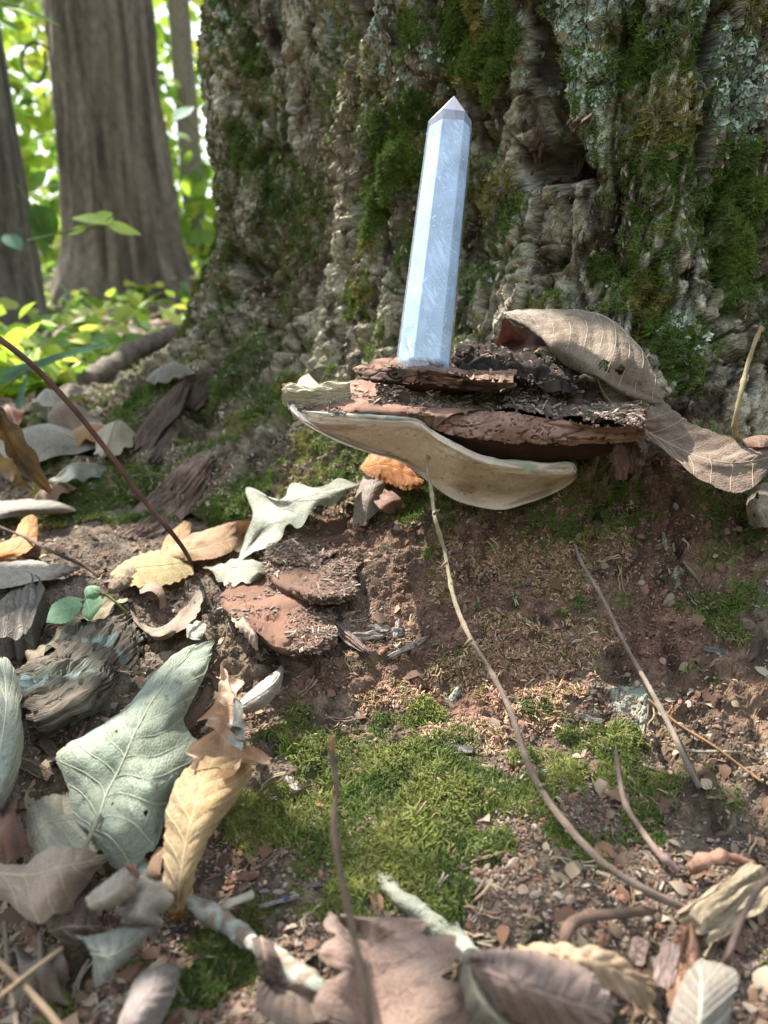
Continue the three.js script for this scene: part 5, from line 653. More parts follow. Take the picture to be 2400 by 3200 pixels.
chip('wood_chip', 'short pale green stick of split wood lying on the left end of the big fungus', 'wood', [618, 852], [752, 850], 46, 40, [0.58, 0.50, 0.38], [0.42, 0.36, 0.22], { seed: 31, lift: 0, nx: 22, nz: 10, fix: 1 });
{ const o = scene.children.at(-1), A = drop(614, 858, .0808), B = drop(752, 852, .0800), l = A.distanceTo(B), g = chipGeo(l, 0.0075, 0.0068, 31, [0.60, 0.51, 0.38], [0.42, 0.37, 0.22], { nx: 26, nz: 12 }), x = B.clone().sub(A).normalize(), z = x.clone().cross(V(0, 1, 0)).normalize(), y = z.clone().cross(x); g.applyMatrix4(new THREE.Matrix4().makeBasis(x, y, z).setPosition(A.lerp(B, 0.5))); o.geometry = g; }
{ const A = drop(1051, 814, .0680), B = drop(1088, 811, .0680), g = chipGeo(A.distanceTo(B), 0.004, 0.0011, 3, [0.50, 0.55, 0.48], [0.40, 0.46, 0.39]); g.translate(...A.lerp(B, 0.5).toArray()); tag(put('lichen_scrap', g, M.pore), 'small pale green scrap of lichen on the upper tier beside the crystal', 'lichen'); }
const bits = [[[854, 1378], [862, 1340], 14, 8, 'upright ribbed grey wood chip below the low fungus', [0.44, 0.38, 0.34]], [[800, 1352], [842, 1360], 16, 8, 'grey ribbed wood chip lying under the upright one', [0.40, 0.34, 0.30]], [[1060, 1390 - 36], [1104, 1362], 22, 5, null, null], [[838, 1420], [920, 1380], 12, 8, 'long pale splinter right of the low fungus', [0.48, 0.40, 0.35]], [[758, 1374], [830, 1372], 20, 10, 'broad whitish wood chip right of the low fungus', [0.50, 0.43, 0.37]], [[790, 1356], [850, 1340], 14, 8, null, null], [[694, 1192], [720, 1188], 14, 4, null, null], [[700, 1160], [760, 1170], 12, 6, null, null], [[720, 1350], [790, 1408], 20, 12, 'fibrous pinkish piece of wood right of the low fungus', [0.42, 0.30, 0.26]], [[700, 1480], [760, 1470], 16, 8, null, null], [[640, 1255 - 50], [672, 1200], 12, 4, null, null]];
bits.filter((b) => b[4]).forEach(([a, b, w, h, label, c], i) => chip('wood_chip', label, 'wood chip', a, b, w, h, c, c.map((x) => x * 0.66), { seed: 40 + i, lift: 0.003, nx: 14, nz: 10 }));
const more = [[[842, 1222 + 150], [870, 1365], 20, 6, 'square grey wood flake below the long twig start', [0.45, 0.4, 0.37]], [[1478, 1210], [1512, 1256], 9, 5, 'thin pale splinter beside the dark hole at right', [0.46, 0.37, 0.27]], [[1440, 1190], [1432, 1150], 9, 5, 'tiny upright splinter above the dark hole at right', [0.40, 0.32, 0.24]], [[1184, 1232], [1132, 1262], 12, 5, 'pale brown sliver in the shade of the fungus', [0.36, 0.26, 0.2]], [[1250, 1548], [1300, 1560], 16, 9, 'grey weathered sliver on the moss at right', [0.30, 0.27, 0.23]], [[560, 1985 - 60], [690, 1910], 10, 7, 'purplish stick lying across the soil above the lichen branch', [0.38, 0.32, 0.31]], [[500, 1895], [560, 1888], 18, 5, 'small red brown leaf flake on the soil above the lichen branch', [0.42, 0.24, 0.18]], [[646, 1935], [560, 1985 - 26], 9, 6, 'pinkish sliver above the lichen branch', [0.42, 0.34, 0.32]], [[1520, 1400], [1568, 1410], 12, 5, 'grey flake of bark in the shade at right', [0.27, 0.27, 0.26]], [[960, 1610], [1020, 1622], 14, 9, 'whitish crumb of wood on the ochre moss', [0.6, 0.54, 0.5]], [[1260, 2070], [1250, 2000], 8, 5, 'tiny upright stick by the tan crinkled leaf', [0.33, 0.29, 0.24]], [[1480, 1622], [1600, 1626], 6, 5, 'thin pale splinter by the orange straw', [0.42, 0.36, 0.28]], [[620, 1680], [640, 1710], 26, 10, 'crumbly whitish lump of wood on the moss', [0.50, 0.42, 0.38]], [[1020, 1860], [1090, 1840], 7, 5, 'thin brown splinter on the moss', [0.34, 0.24, 0.17]], [[300, 1620], [240, 1600], 14, 7, 'brown wood sliver left of the big sage leaf', [0.30, 0.22, 0.16]], [[360, 1440], [300, 1490], 20, 9, 'grey flaky bark bit above the big sage leaf', [0.33, 0.28, 0.22]], [[90, 1600], [150, 1660], 26, 10, 'dark brown bark piece under the left corner of the big sage leaf', [0.21, 0.14, 0.1]], [[110, 1680], [40, 1640], 22, 10, 'brown bark piece next to the pale border leaf', [0.25, 0.18, 0.13]], [[70, 1530], [140, 1560], 18, 8, 'grey brown bark sliver under the rotten log', [0.27, 0.22, 0.18]]];
more.forEach(([a, b, w, h, label, c], i) => chip('wood_chip', label, 'wood chip', a, b, w, h, c, c.map((x) => x * 0.66), { seed: 70 + i, lift: 0.0025 }));
{ const h = hit(610, 1945), g = new THREE.SphereGeometry(1, 18, 12), p = g.attributes.position; for (let i = 0; i < p.count; i++) { const x = p.getX(i), y = p.getY(i), z = p.getZ(i), k = 1 + 0.08 * n3(x * 2, y * 2, z * 2); p.setXYZ(i, x * 0.0026 * k, y * 0.0011 * k, z * 0.0013 * k); } g.computeVertexNormals(); g.rotateZ(0.5); g.translate(h.point.x, h.point.y + 0.0014, h.point.z + 0.001); tag(put('seed', g, std(col(0.045, 0.055, 0.08), { roughness: 0.45 })), 'smooth blue black oblong seed on the soil above the lichen branch', 'seed'); }
// bare wood and loose bark of the left root
{
  put('bare_wood', sheetGeo([[[440, 950, .002], [395, 985, .006], [340, 1050, .006], [275, 1110, .004], [236, 1150, .001]], [[455, 975, .008], [415, 1020, .012], [360, 1085, .012], [305, 1130, .008], [262, 1160, .002]], [[462, 1010, .002], [440, 1060, .006], [395, 1120, .006], [350, 1150, .004], [310, 1165, .001]]], { nu: 90, nv: 50, rough: 0.0008, uv: [1.6, 2], dent: (u, v) => -0.004 * (1 - ss(Math.abs(n3(u * 2.5, v * 9, 7)), 0, 0.2)) + 0.002 * n3(u * 4, v * 30, 3), color: tint([0.29, 0.20, 0.16], [0.17, 0.115, 0.095], 70, 4) }), M.wood, tree);
  for (const [a, b, w] of [[[300, 975], [400, 830], 44], [[410, 880], [470, 800], 34], [[330, 1000], [380, 930], 30]]) put('loose_bark', lay(chipGeo(span(a, b), w * 0.00038, 0.005, a[0], [0.24, 0.18, 0.13], [0.10, 0.075, 0.058], { nx: 18, nz: 10 }), a, b, 0.004), M.wood, tree);
}
// ---------------------------------------------------------------- moss, lichen, crumbs: more than one could count
function strand(r, L, w, bend, seg = 3) {                              // one curved tapering shoot, standing on y
  const pos = [], idx = [], a0 = r() * 6.28, b = bend * (0.5 + r()), tw = (r() - 0.5) * 1.2; let x = 0, y = 0, z = 0, tilt = 0.15 * r(), az = a0;
  for (let i = 0; i <= seg; i++) {
    const q = w * (i === seg ? 0.45 : 1 - 0.2 * i / seg); for (let j = 0; j < 4; j++) { const t = j * Math.PI / 2; pos.push(x + Math.cos(t) * q, y + Math.sin(tilt) * 0 , z + Math.sin(t) * q); }
    const s = L / seg; tilt += b / seg; az += tw / seg; x += Math.sin(tilt) * Math.cos(az) * s; z += Math.sin(tilt) * Math.sin(az) * s; y += Math.cos(tilt) * s;
  }
  for (let i = 0; i < seg; i++) for (let j = 0; j < 4; j++) { const a = i * 4 + j, c = i * 4 + (j + 1) % 4; idx.push(a, a + 4, c, c, a + 4, c + 4); }
  const k = seg * 4; idx.push(k, k + 3, k + 2, k, k + 2, k + 1);
  const g = new THREE.BufferGeometry(); g.setAttribute('position', new THREE.Float32BufferAttribute(pos, 3)); g.setIndex(idx); g.computeVertexNormals(); return g;
}
function tuft(seed, n, L, w, bend, spread) { const r = rng(seed), gs = []; for (let i = 0; i < n; i++) { const g = strand(r, L * (0.6 + 0.7 * r()), w * (0.8 + 0.4 * r()), bend); g.rotateX((r() - 0.5) * 0.9); g.rotateZ((r() - 0.5) * 0.9); g.translate((r() - 0.5) * spread, 0, (r() - 0.5) * spread); gs.push(g); } return mergeGeometries(gs); }
const leafCard = (() => { const g = new THREE.BufferGeometry(), p = [], ix = [], N = 4; for (let i = 0; i <= N; i++) { const t = i / N, w = 0.36 * Math.sin(Math.PI * Math.pow(t, 0.8)) ; for (const s of [-1, 0, 1]) p.push(t - 0.5, 0.1 * Math.abs(s) * w - 0.25 * (t - 0.5) ** 2, s * w); } for (let i = 0; i < N; i++) for (let j = 0; j < 2; j++) { const a = i * 3 + j; ix.push(a, a + 1, a + 3, a + 1, a + 4, a + 3); } g.setAttribute('position', new THREE.Float32BufferAttribute(p, 3)); g.setIndex(ix); g.computeVertexNormals(); return g; })();
const Y = V(0, 1, 0);
function spread(name, geo, mat, list, label, category, parent) {      // list of [point, normal, size, colour, spin, tilt]
  const im = new THREE.InstancedMesh(geo, mat, list.length), m = new THREE.Matrix4(), q = new THREE.Quaternion(), q2 = new THREE.Quaternion(), c = new THREE.Color(), s = V(1, 1, 1), off = parent && parent !== scene ? parent.position : V(0, 0, 0);
  list.forEach(([p, n, size, co, spin, up], i) => { q.setFromUnitVectors(Y, n); if (up) { const t = V(0, 1, 0).addScaledVector(n, -n.y).normalize(), x = t.clone().cross(n); m.makeBasis(t, n, x); q.setFromRotationMatrix(m); } q2.setFromAxisAngle(Y, spin); q.multiply(q2); s.set(size[0], size[1], size[2]); m.compose(p.clone().sub(off), q, s); im.setMatrixAt(i, m); im.setColorAt(i, c.setRGB(...co)); });
  im.name = parent && parent !== scene ? name : numbered(name); im.castShadow = im.receiveShadow = true; (parent ?? scene).add(im);
  return tag(im, label, category, null, 'stuff');
}
// tries places on the fine part of the trunk's foot and of the ground
function sample(n, seed, weight, make, which = [TR, GR]) {
  const r = rng(seed), out = []; let tries = 0;
  while (out.length < n && tries++ < n * 60) {
    const S = which[which.length > 1 ? (r() < 0.62 ? 0 : 1) : 0], j = S.rows[0] + Math.floor(r() * (S.rows[1] - S.rows[0] - 1)), i = Math.floor(r() * (S.ND - 1)), o = j * S.W + i;
    const x = S.pos[o * 3], y = S.pos[o * 3 + 1], z = S.pos[o * 3 + 2], depth = -(y - CAM.y) * SP - z * CP; if (depth < 0.12 || depth > 1.3) continue;
    const px = PW / 2 + FOCAL * x / depth, py = PH / 2 - FOCAL * ((y - CAM.y) * CP - z * SP) / depth; if (px < -160 || px > PW + 220 || py < -120 || py > PH + 160) continue;
    if (S === GR && S.cover === undefined) { const k = 1; }
    if (S === GR) { const th = Math.atan2(x - AX.x, z - AX.z), rr = Math.hypot(x - AX.x, z - AX.z) - R0, e0 = Math.max(0, rr / flareOf(th)), e1 = e0 / (1 - steep(th) * ss(e0, 0.02, 0.35)), e2 = e0 / (1 - steep(th) * ss(e1, 0.02, 0.35)), e = e0 / (1 - steep(th) * ss(e2, 0.02, 0.35)), hh = CAM.y - 0.22 * e / (e + 0.045); if (hh > y + 0.004) continue; }
    else if (y < groundHeight(x, z) - 0.002) continue;
    if (r() > weight(S.masks, o, x, y, z, px, py, S)) continue;
    const o2 = o + (r() < 0.5 ? 1 : S.W), f = r(), p = V(lerp(x, S.pos[o2 * 3], f), lerp(y, S.pos[o2 * 3 + 1], f), lerp(z, S.pos[o2 * 3 + 2], f)), nn = V(S.nor[o * 3], S.nor[o * 3 + 1], S.nor[o * 3 + 2]);
    out.push(make(p, nn, r, px, py, S));
  }
  return out;
}
const vary = (c, r, a = 0.3) => { const k = 1 - a + 2 * a * r(); return [c[0] * k * (0.9 + 0.2 * r()), c[1] * k, c[2] * k]; };
const G1 = [0.18, 0.25, 0.042], G2_ = [0.095, 0.155, 0.028], G3 = [0.26, 0.235, 0.06];
const upMix = (n, k) => n.clone().lerp(Y, k).normalize();
{
  const tA = tuft(3, 7, 0.0033, 0.00022, 1.5, 0.0044), tB = tuft(9, 7, 0.0034, 0.00024, 1.9, 0.0040);
  const trunkMoss = sample(52000, 11, (m, o, x, y, z, px, py) => (py > 1180 ? 0 : (1 - ss(mask(RED, x, y, z), 0.2, 0.5)) * ss(m[o * 4] + 0.45 * n3(x * 55, y * 40, z * 55), 0.36, 0.95) + 0.10 * ss(n3(x * 20, y * 14, z * 20 + 33), -0.1, 0.3)), (p, n, r) => { const s = 0.55 + 0.7 * r(), k = n3(p.x * 30, p.y * 30, p.z * 30 + 8); return [p, upMix(n, 0.25), [s, s, s], vary(k > 0.3 ? G3 : mixc(G2_, G1, clamp(0.4 + k, 0, 1)), r), r() * 6.28]; }, [TR]);
  spread('moss', tA, M.moss, trunkMoss, 'dark green moss growing in cushions over the bark of the old tree', 'moss');
  const mat = sample(28000, 12, (m, o, x, y, z) => ss(m[o * 4 + 1] + 0.55 * n3(x * 60, y * 60, z * 60) + 0.25 * n3(x * 150, y * 150, z * 150), 0.30, 0.85), (p, n, r) => { const s = (0.45 + 0.8 * r()) * (0.95 + 0.9 * n3(p.x * 55, p.y * 55, p.z * 55 + 5)), k = n3(p.x * 40, p.y * 40, p.z * 40 + 3); return [p, upMix(n, 0.4), [s, s, s], vary(r() < 0.12 ? [0.26, 0.22, 0.10] : mixc([0.065, 0.105, 0.017], [0.215, 0.24, 0.05], clamp(0.4 + 0.9 * k, 0, 1)), r, 0.45), r() * 6.28]; });
  spread('moss', tB, M.moss, mat, 'bright green mat of short curly moss in the sun on the foot of the tree', 'moss');
  const tC = tuft(21, 4, 0.0034, 0.00040, 1.5, 0.0036); tC.rotateX(0.5);
  const ochre = sample(26000, 13, (m, o, x, y, z) => ss(m[o * 4 + 2] - 0.6 * m[o * 4 + 1] + 0.35 * n3(x * 70, y * 70, z * 70 + 2), 0.35, 0.65), (p, n, r) => { const s = 0.45 + 0.6 * r(), k = r(); return [p, upMix(n, 0.2), [s, s, s], vary(k < 0.25 ? [0.55, 0.38, 0.24] : k < 0.7 ? [0.40, 0.23, 0.165] : [0.20, 0.17, 0.055], r, 0.4), r() * 6.28]; });
  spread('moss', tC, M.moss, ochre, 'dry ochre and red brown dying moss in the middle of the lit slope', 'moss');
  // crumbs of rotten wood and soil
  const cg = new THREE.IcosahedronGeometry(1, 0); { const p = cg.attributes.position; for (let i = 0; i < p.count; i++) { const x = p.getX(i), y = p.getY(i), z = p.getZ(i), k = 1 + 0.35 * n3(x * 1.7, y * 1.7, z * 1.7 + 2); p.setXYZ(i, x * k * 1.5, y * k * 0.8, z * k * 0.75); } cg.computeVertexNormals(); }
  const CR = [[0.15, 0.085, 0.058], [0.22, 0.155, 0.115], [0.09, 0.062, 0.044], [0.27, 0.215, 0.175], [0.185, 0.098, 0.068], [0.075, 0.058, 0.046]];
  const crumbs = sample(90000, 14, (m, o, x, y, z, px, py, S) => (py < 950 ? 0.06 : 1) * (1 - 0.35 * ss(m[o * 4 + 1], 0.35, 0.6)) * clamp(0.55 + n3(x * 40, y * 40, z * 40), 0.1, 1), (p, n, r, px, py) => { const big = r() < 0.03 ? 2.2 : 1, s = big * (0.0003 + 0.0006 * r() * r()); const red = mask(RED, p.x, p.y, p.z) > 0.45 && r() < 0.6; return [p.clone().addScaledVector(n, s * 0.4 + 0.0016 * mask(MAT, p.x, p.y, p.z) * r()), V(n.x + (r() - 0.5), n.y + (r() - 0.5), n.z + (r() - 0.5)).normalize(), [s * (0.7 + 0.5 * r()), s, s], vary(red ? CR[r() < 0.5 ? 4 : 0] : CR[Math.floor(r() * 6)], r, 0.2), r() * 6.28]; });
  spread('crumbs', cg, M.crumb, crumbs, 'countless crumbs of rotten wood and soil strewn over the slope and ground', 'crumbs');
  const sl = chipGeo(1, 0.34, 0.13, 5, [1, 1, 1], [0.65, 0.62, 0.6], { nx: 5, nz: 3 });
  const sliverMat = std(0xffffff, { vertexColors: true, roughness: 0.9 });
  const slivers = sample(10000, 15, (m, o, x, y, z, px, py) => (py < 1000 ? 0.05 : 1) * (0.25 + 0.75 * clamp(0.2 + 1.4 * n3(x * 22, y * 22, z * 22 + 6), 0, 1)) * (1 - 0.4 * ss(m[o * 4 + 1], 0.35, 0.6)), (p, n, r) => { const l = 0.0012 + 0.0042 * r() * r() * r(); return [p.clone().addScaledVector(n, 0.0005), V(n.x + 0.6 * (r() - 0.5), n.y + 0.6 * (r() - 0.5), n.z + 0.6 * (r() - 0.5)).normalize(), [l, l * 0.8, l * (0.5 + 0.6 * r())], vary(r() < 0.08 ? [0.42, 0.35, 0.29] : r() < 0.4 ? [0.22, 0.16, 0.12] : [0.15, 0.10, 0.075], r), r() * 6.28]; });
  spread('wood_slivers', sl, sliverMat, slivers, 'small flat slivers of grey and pinkish rotten wood scattered on the slope', 'slivers');
  const frag = sample(1500, 31, (m, o, x, y, z, px, py) => (py < 1130 ? 0.02 : 0.3 + 0.7 * ss(Math.abs(px - 900), 250, 700)) * (1 - 0.7 * ss(m[o * 4 + 1], 0.35, 0.6)), (p, n, r) => { const l = 0.003 + 0.008 * r() * r(); return [p.clone().addScaledVector(n, 0.0012), V(n.x + 0.9 * (r() - 0.5), n.y + 0.9 * (r() - 0.5), n.z + 0.9 * (r() - 0.5)).normalize(), [l, l * 1.6, l * (0.6 + 0.6 * r())], vary([[0.22, 0.15, 0.10], [0.15, 0.085, 0.055], [0.26, 0.2, 0.145], [0.10, 0.06, 0.04]][Math.floor(r() * 4)], r), r() * 6.28]; });
  spread('leaf_fragments', leafCard, M.flake, frag, 'small torn brown bits of leaf scattered over the soil', 'leaf fragments');
  const rootGeo = mergeGeometries([0, 1].map((k) => { const q = rng(k + 3), pts = []; for (let i = 0; i < 6; i++) pts.push(V(i * 0.2 - 0.5, 0.04 + 0.05 * Math.sin(i * 2 + k), 0.12 * (q() - 0.5) + 0.1 * k)); return new THREE.TubeGeometry(new THREE.CatmullRomCurve3(pts), 12, 0.022 - 0.006 * k, 5, false); }));
  const roots = sample(420, 32, (m, o, x, y, z, px, py) => (py < 1150 ? 0.03 : 0.8), (p, n, r) => { const l = 0.006 + 0.014 * r() * r(); return [p.clone().addScaledVector(n, 0.0004), V(n.x + 0.3 * (r() - 0.5), n.y + 0.3 * (r() - 0.5), n.z + 0.3 * (r() - 0.5)).normalize(), [l, l, l], vary([[0.38, 0.29, 0.19], [0.22, 0.15, 0.1], [0.30, 0.26, 0.20]][Math.floor(r() * 3)], r), r() * 6.28]; });
  spread('rootlets', rootGeo, M.crumb, roots, 'thin dry rootlets and fibres lying on the soil and moss', 'rootlets');
  // crust lichen and flaking bark belong to the trunk
  const lg = new THREE.CircleGeometry(1, 9); lg.rotateX(-Math.PI / 2); { const p = lg.attributes.position; for (let i = 0; i < p.count; i++) { const a = Math.atan2(p.getZ(i), p.getX(i)), d = Math.hypot(p.getX(i), p.getZ(i)), k = 1 + 0.35 * Math.sin(a * 3 + 1) + 0.2 * Math.sin(a * 5); p.setXYZ(i, p.getX(i) * k, 0.35 * d * d + 0.15 * Math.sin(a * 4), p.getZ(i) * k); } lg.computeVertexNormals(); }
  const lich = sample(15000, 16, (m, o, x, y, z, px, py) => (py > 1000 ? 0 : ss(m[o * 4 + 3] + 0.5 * n3(x * 80, y * 60, z * 80), 0.36, 0.9)), (p, n, r) => { const s = 0.0005 + 0.0010 * r(); return [p.clone().addScaledVector(n, 0.0006), V(n.x + 0.5 * (r() - 0.5), n.y + 0.5 * (r() - 0.5), n.z + 0.5 * (r() - 0.5)).normalize(), [s, s, s], vary(r() < 0.6 ? [0.29, 0.37, 0.29] : [0.43, 0.48, 0.40], r, 0.2), r() * 6.28]; }, [TR]);
  spread('lichen', lg, M.flake, lich, 'grey green lichen on the bark', null, tree);
  const bg = chipGeo(1, 0.42, 0.16, 8, [1, 0.98, 0.94], [0.62, 0.58, 0.52], { nx: 8, nz: 5 });
  const flakes = sample(20000, 17, (m, o, x, y, z, px, py) => (py > 1120 || z > -0.40 ? 0.03 : 1) * clamp(0.25 + 1.3 * n3(x * 18, y * 10, z * 18 + 3), 0.05, 1) * (1 - 0.6 * ss(m[o * 4], 0.4, 0.7)), (p, n, r) => { const l = 0.0016 + 0.0032 * r() * r(); return [p.clone().addScaledVector(n, 0.0004), V(n.x + 0.35 * (r() - 0.5), n.y + 0.35 * (r() - 0.5), n.z + 0.35 * (r() - 0.5)).normalize(), [l, 0.35 * l + 0.0012, l * (0.6 + 0.5 * r())], vary(r() < 0.35 ? [0.50, 0.45, 0.34] : r() < 0.7 ? [0.25, 0.205, 0.15] : [0.16, 0.12, 0.085], r), (r() - 0.5) * 0.9, true]; }, [TR]);
  spread('bark_flakes', bg, sliverMat, flakes, 'loose flakes of bark', null, tree);
  // debris on the fungi
  const r = rng(44), deb = []; shelf.updateMatrixWorld(true); low.updateMatrixWorld(true);
  const onTop = (o, n, k) => { const g = o.geometry, p = g.attributes.position, nn = g.attributes.normal, off = o.parent.position; let c = 0, t = 0; while (c < n && t++ < n * 20) { const i = Math.floor(r() * p.count); if (Math.abs(nn.getY(i)) < 0.35) continue; const P = V(p.getX(i) + off.x, p.getY(i) + off.y, p.getZ(i) + off.z); if (n3(P.x * 60, P.y * 60, P.z * 60) < k) continue; const s = 0.00022 + 0.0008 * r() * r(); deb.push([P.add(V((r() - 0.5) * 0.002, s * 0.5, (r() - 0.5) * 0.002)), V(r() - 0.5, 1, r() - 0.5).normalize(), [s * 1.1, s, s], vary(mixc(CR[Math.floor(r() * 6)], [0.15, 0.12, 0.1], 0.4), r, 0.3), r() * 6.28]); c++; } };
  for (const o of shelf.children) { if (o.name === 'cap') onTop(o, 700, 0.0); if (o.name === 'old_cap') onTop(o, 2600, -0.3); if (o.name === 'crumbled_filling') onTop(o, 2200, -0.5); if (o.name === 'dark_crust') onTop(o, 500, 0); if (o.name === 'upper_tier_cap') onTop(o, 160, 0.1); if (o.name === 'old_cap_lip') onTop(o, 160, 0.1); }
  for (const o of low.children) onTop(o, o.name === 'upper_tier' ? 2200 : 1500, o.name === 'upper_tier' ? -0.35 : -0.05);
  const chips = deb.filter((d, i) => i % 9 === 0).map(([p, n, sz, c, sp]) => { const l = 0.0014 + 0.0042 * r() * r(); return [p.clone().add(V(0, 0.0006, 0)), n, [l, l * 0.8, l * 0.6], vary(r() < 0.3 ? [0.50, 0.43, 0.37] : [0.30, 0.22, 0.17], r), sp]; });
  spread('wood_slivers', sl, sliverMat, chips, 'flat slivers of rotten wood lying on the caps of both fungi', 'slivers');
  spread('crumbs', cg, M.crumb, deb, 'crumbs of rotten wood lying on the caps of both fungi', 'crumbs');
}
{
  const r = rng(71); for (let i = 0; i < 16; i++) { const a = [1130 + 130 * r(), 210 + 190 * r()], l = 26 + 40 * r(), t = (r() - 0.5) * 1.1 + (i % 3 ? 1.5 : 0.7), b = [a[0] + l * Math.cos(t), a[1] - l * Math.sin(t)], A = hit(...a), k = A.z / FOCAL; put('splinter', lay(chipGeo(l * k, (6 + 9 * r()) * k, 0.002, i + 5, mixc([0.30, 0.18, 0.12], [0.20, 0.16, 0.12], r()), [0.11, 0.07, 0.05], { nx: 8, nz: 4 }), a, [b[0], b[1]], 0.004 + 0.01 * r()), M.wood, tree); }
}
// ---------------------------------------------------------------- the wood behind: trees, saplings, plants, foliage
const LG = [[0.30, 0.44, 0.05], [0.40, 0.52, 0.06], [0.20, 0.33, 0.04], [0.50, 0.55, 0.09], [0.15, 0.27, 0.04]];
const rdir = (r) => { const a = r() * 6.28, y = r() * 2 - 1, k = Math.sqrt(1 - y * y); return V(k * Math.cos(a), y, k * Math.sin(a)); };
function woodTree(label, px, py, wpx, o = {}) {
  const h = o.z ? null : hit(px, py), base = o.z ? at(px, py, o.z) : h.point, z = o.z ?? h.z, R = wpx / 2 * z / FOCAL, t = thing('tree', label, 'tree', base), H = o.h ?? 7, n = 90, m = 72, pos = [], cc = [], uv = [], idx = [], lean = o.lean ?? [0, 0], seed = px;
  for (let i = 0; i <= n; i++) { const y = -0.08 + (H + 0.08) * Math.pow(i / n, 1.7); for (let j = 0; j <= m; j++) { const a = (j % m) / m * 6.2832, fl = 1 + (o.flare ?? 0.5) * Math.exp(-Math.max(0, y) / (o.fh ?? 0.22)) * (0.75 + 0.6 * Math.sin(a * 3 + (o.ph ?? 0)) ), rad = R * fl * (1 - 0.55 * clamp(y / H, 0, 1)), rg = 1 + (o.rough ?? 0.05) * (0.5 - Math.abs(n3(Math.cos(a) * 8 + seed, y * 3, Math.sin(a) * 8))) + 0.06 * n3(Math.cos(a) * 1.5, y * 2 + seed, Math.sin(a) * 1.5); pos.push(rad * rg * Math.cos(a) + lean[0] * y, y, rad * rg * Math.sin(a) + lean[1] * y); const k = clamp(0.5 + n3(Math.cos(a) * 12, y * 4, Math.sin(a) * 12 + seed) + 0.4 * n3(Math.cos(a) * 30, y * 12, Math.sin(a) * 30), 0, 1); cc.push(...mixc(o.b ?? [0.12, 0.098, 0.078], o.a ?? [0.32, 0.265, 0.205], k)); uv.push(a / 6.28 * 3 * R, y * 0.5); } }
  for (let i = 0; i < n; i++) for (let j = 0; j < m; j++) { const a = i * (m + 1) + j; idx.push(a, a + m + 1, a + 1, a + 1, a + m + 1, a + m + 2); }
  const g = new THREE.BufferGeometry(); g.setAttribute('position', new THREE.Float32BufferAttribute(pos, 3)); g.setAttribute('color', new THREE.Float32BufferAttribute(cc, 3)); g.setAttribute('uv', new THREE.Float32BufferAttribute(uv, 2)); g.setIndex(idx); g.computeVertexNormals(); put('trunk', g, M.bark, t, true);
  const r = rng(px + 5), L = []; for (let k = 0; k < (o.leaves ?? 350); k++) { const d = rdir(r).multiplyScalar(Math.cbrt(r()) * (o.crown ?? 1.6)); L.push([base.clone().add(V(lean[0] * H, H * 0.93, lean[1] * H)).add(d.multiply(V(1, 0.7, 1))), rdir(r), [0.1, 0.1, 0.1], vary(LG[Math.floor(r() * 5)], r), r() * 6.28]); }
  const c = spread('crown', leafCard, M.farLeaf, L, null, null, t); return t;
}
woodTree('large grey ridged tree trunk in the wood at upper left, flaring at its base', 282, 648, 186, { flare: 0.55, fh: 0.17, ph: 0.8, h: 8, rough: 0.3, a: [0.30, 0.25, 0.205], b: [0.085, 0.068, 0.055] });
woodTree('dark mossy trunk cut by the left border of the photograph', -12, 752, 215, { flare: 0.12, a: [0.22, 0.2, 0.17], b: [0.075, 0.068, 0.058], rough: 0.14 });
woodTree('slim pale trunk between the large grey trunk and the old mossy tree', 428, 560, 46, { z: 4.2, flare: 0.05, a: [0.30, 0.255, 0.20], b: [0.20, 0.17, 0.13], h: 9, leaves: 500 });
woodTree('thin sapling stem between the two trunks at far left', 94, 700, 11, { z: 2.2, flare: 0, a: [0.24, 0.19, 0.15], b: [0.15, 0.12, 0.1], h: 4, leaves: 300, lean: [-0.03, 0], crown: 0.8 });
woodTree('very thin pale sapling stem close to the left dark trunk', 70, 620, 7, { z: 3.4, flare: 0, a: [0.28, 0.22, 0.18], b: [0.2, 0.16, 0.12], h: 4, leaves: 200, lean: [0.02, 0], crown: 0.7 });
rod('vine', 'thin dark looping vine by the upper left of the large grey trunk', 'vine', [[150, 150, 2.0], [110, 110, 2.0], [70, 92, 2.0], [48, 120, 2.0], [56, 160, 2.0], [84, 178, 2.0], [98, 150, 2.0], [96, 110, 2.0]], 0.004, { a: [0.1, 0.085, 0.06], b: [0.06, 0.05, 0.04], n: 60 });
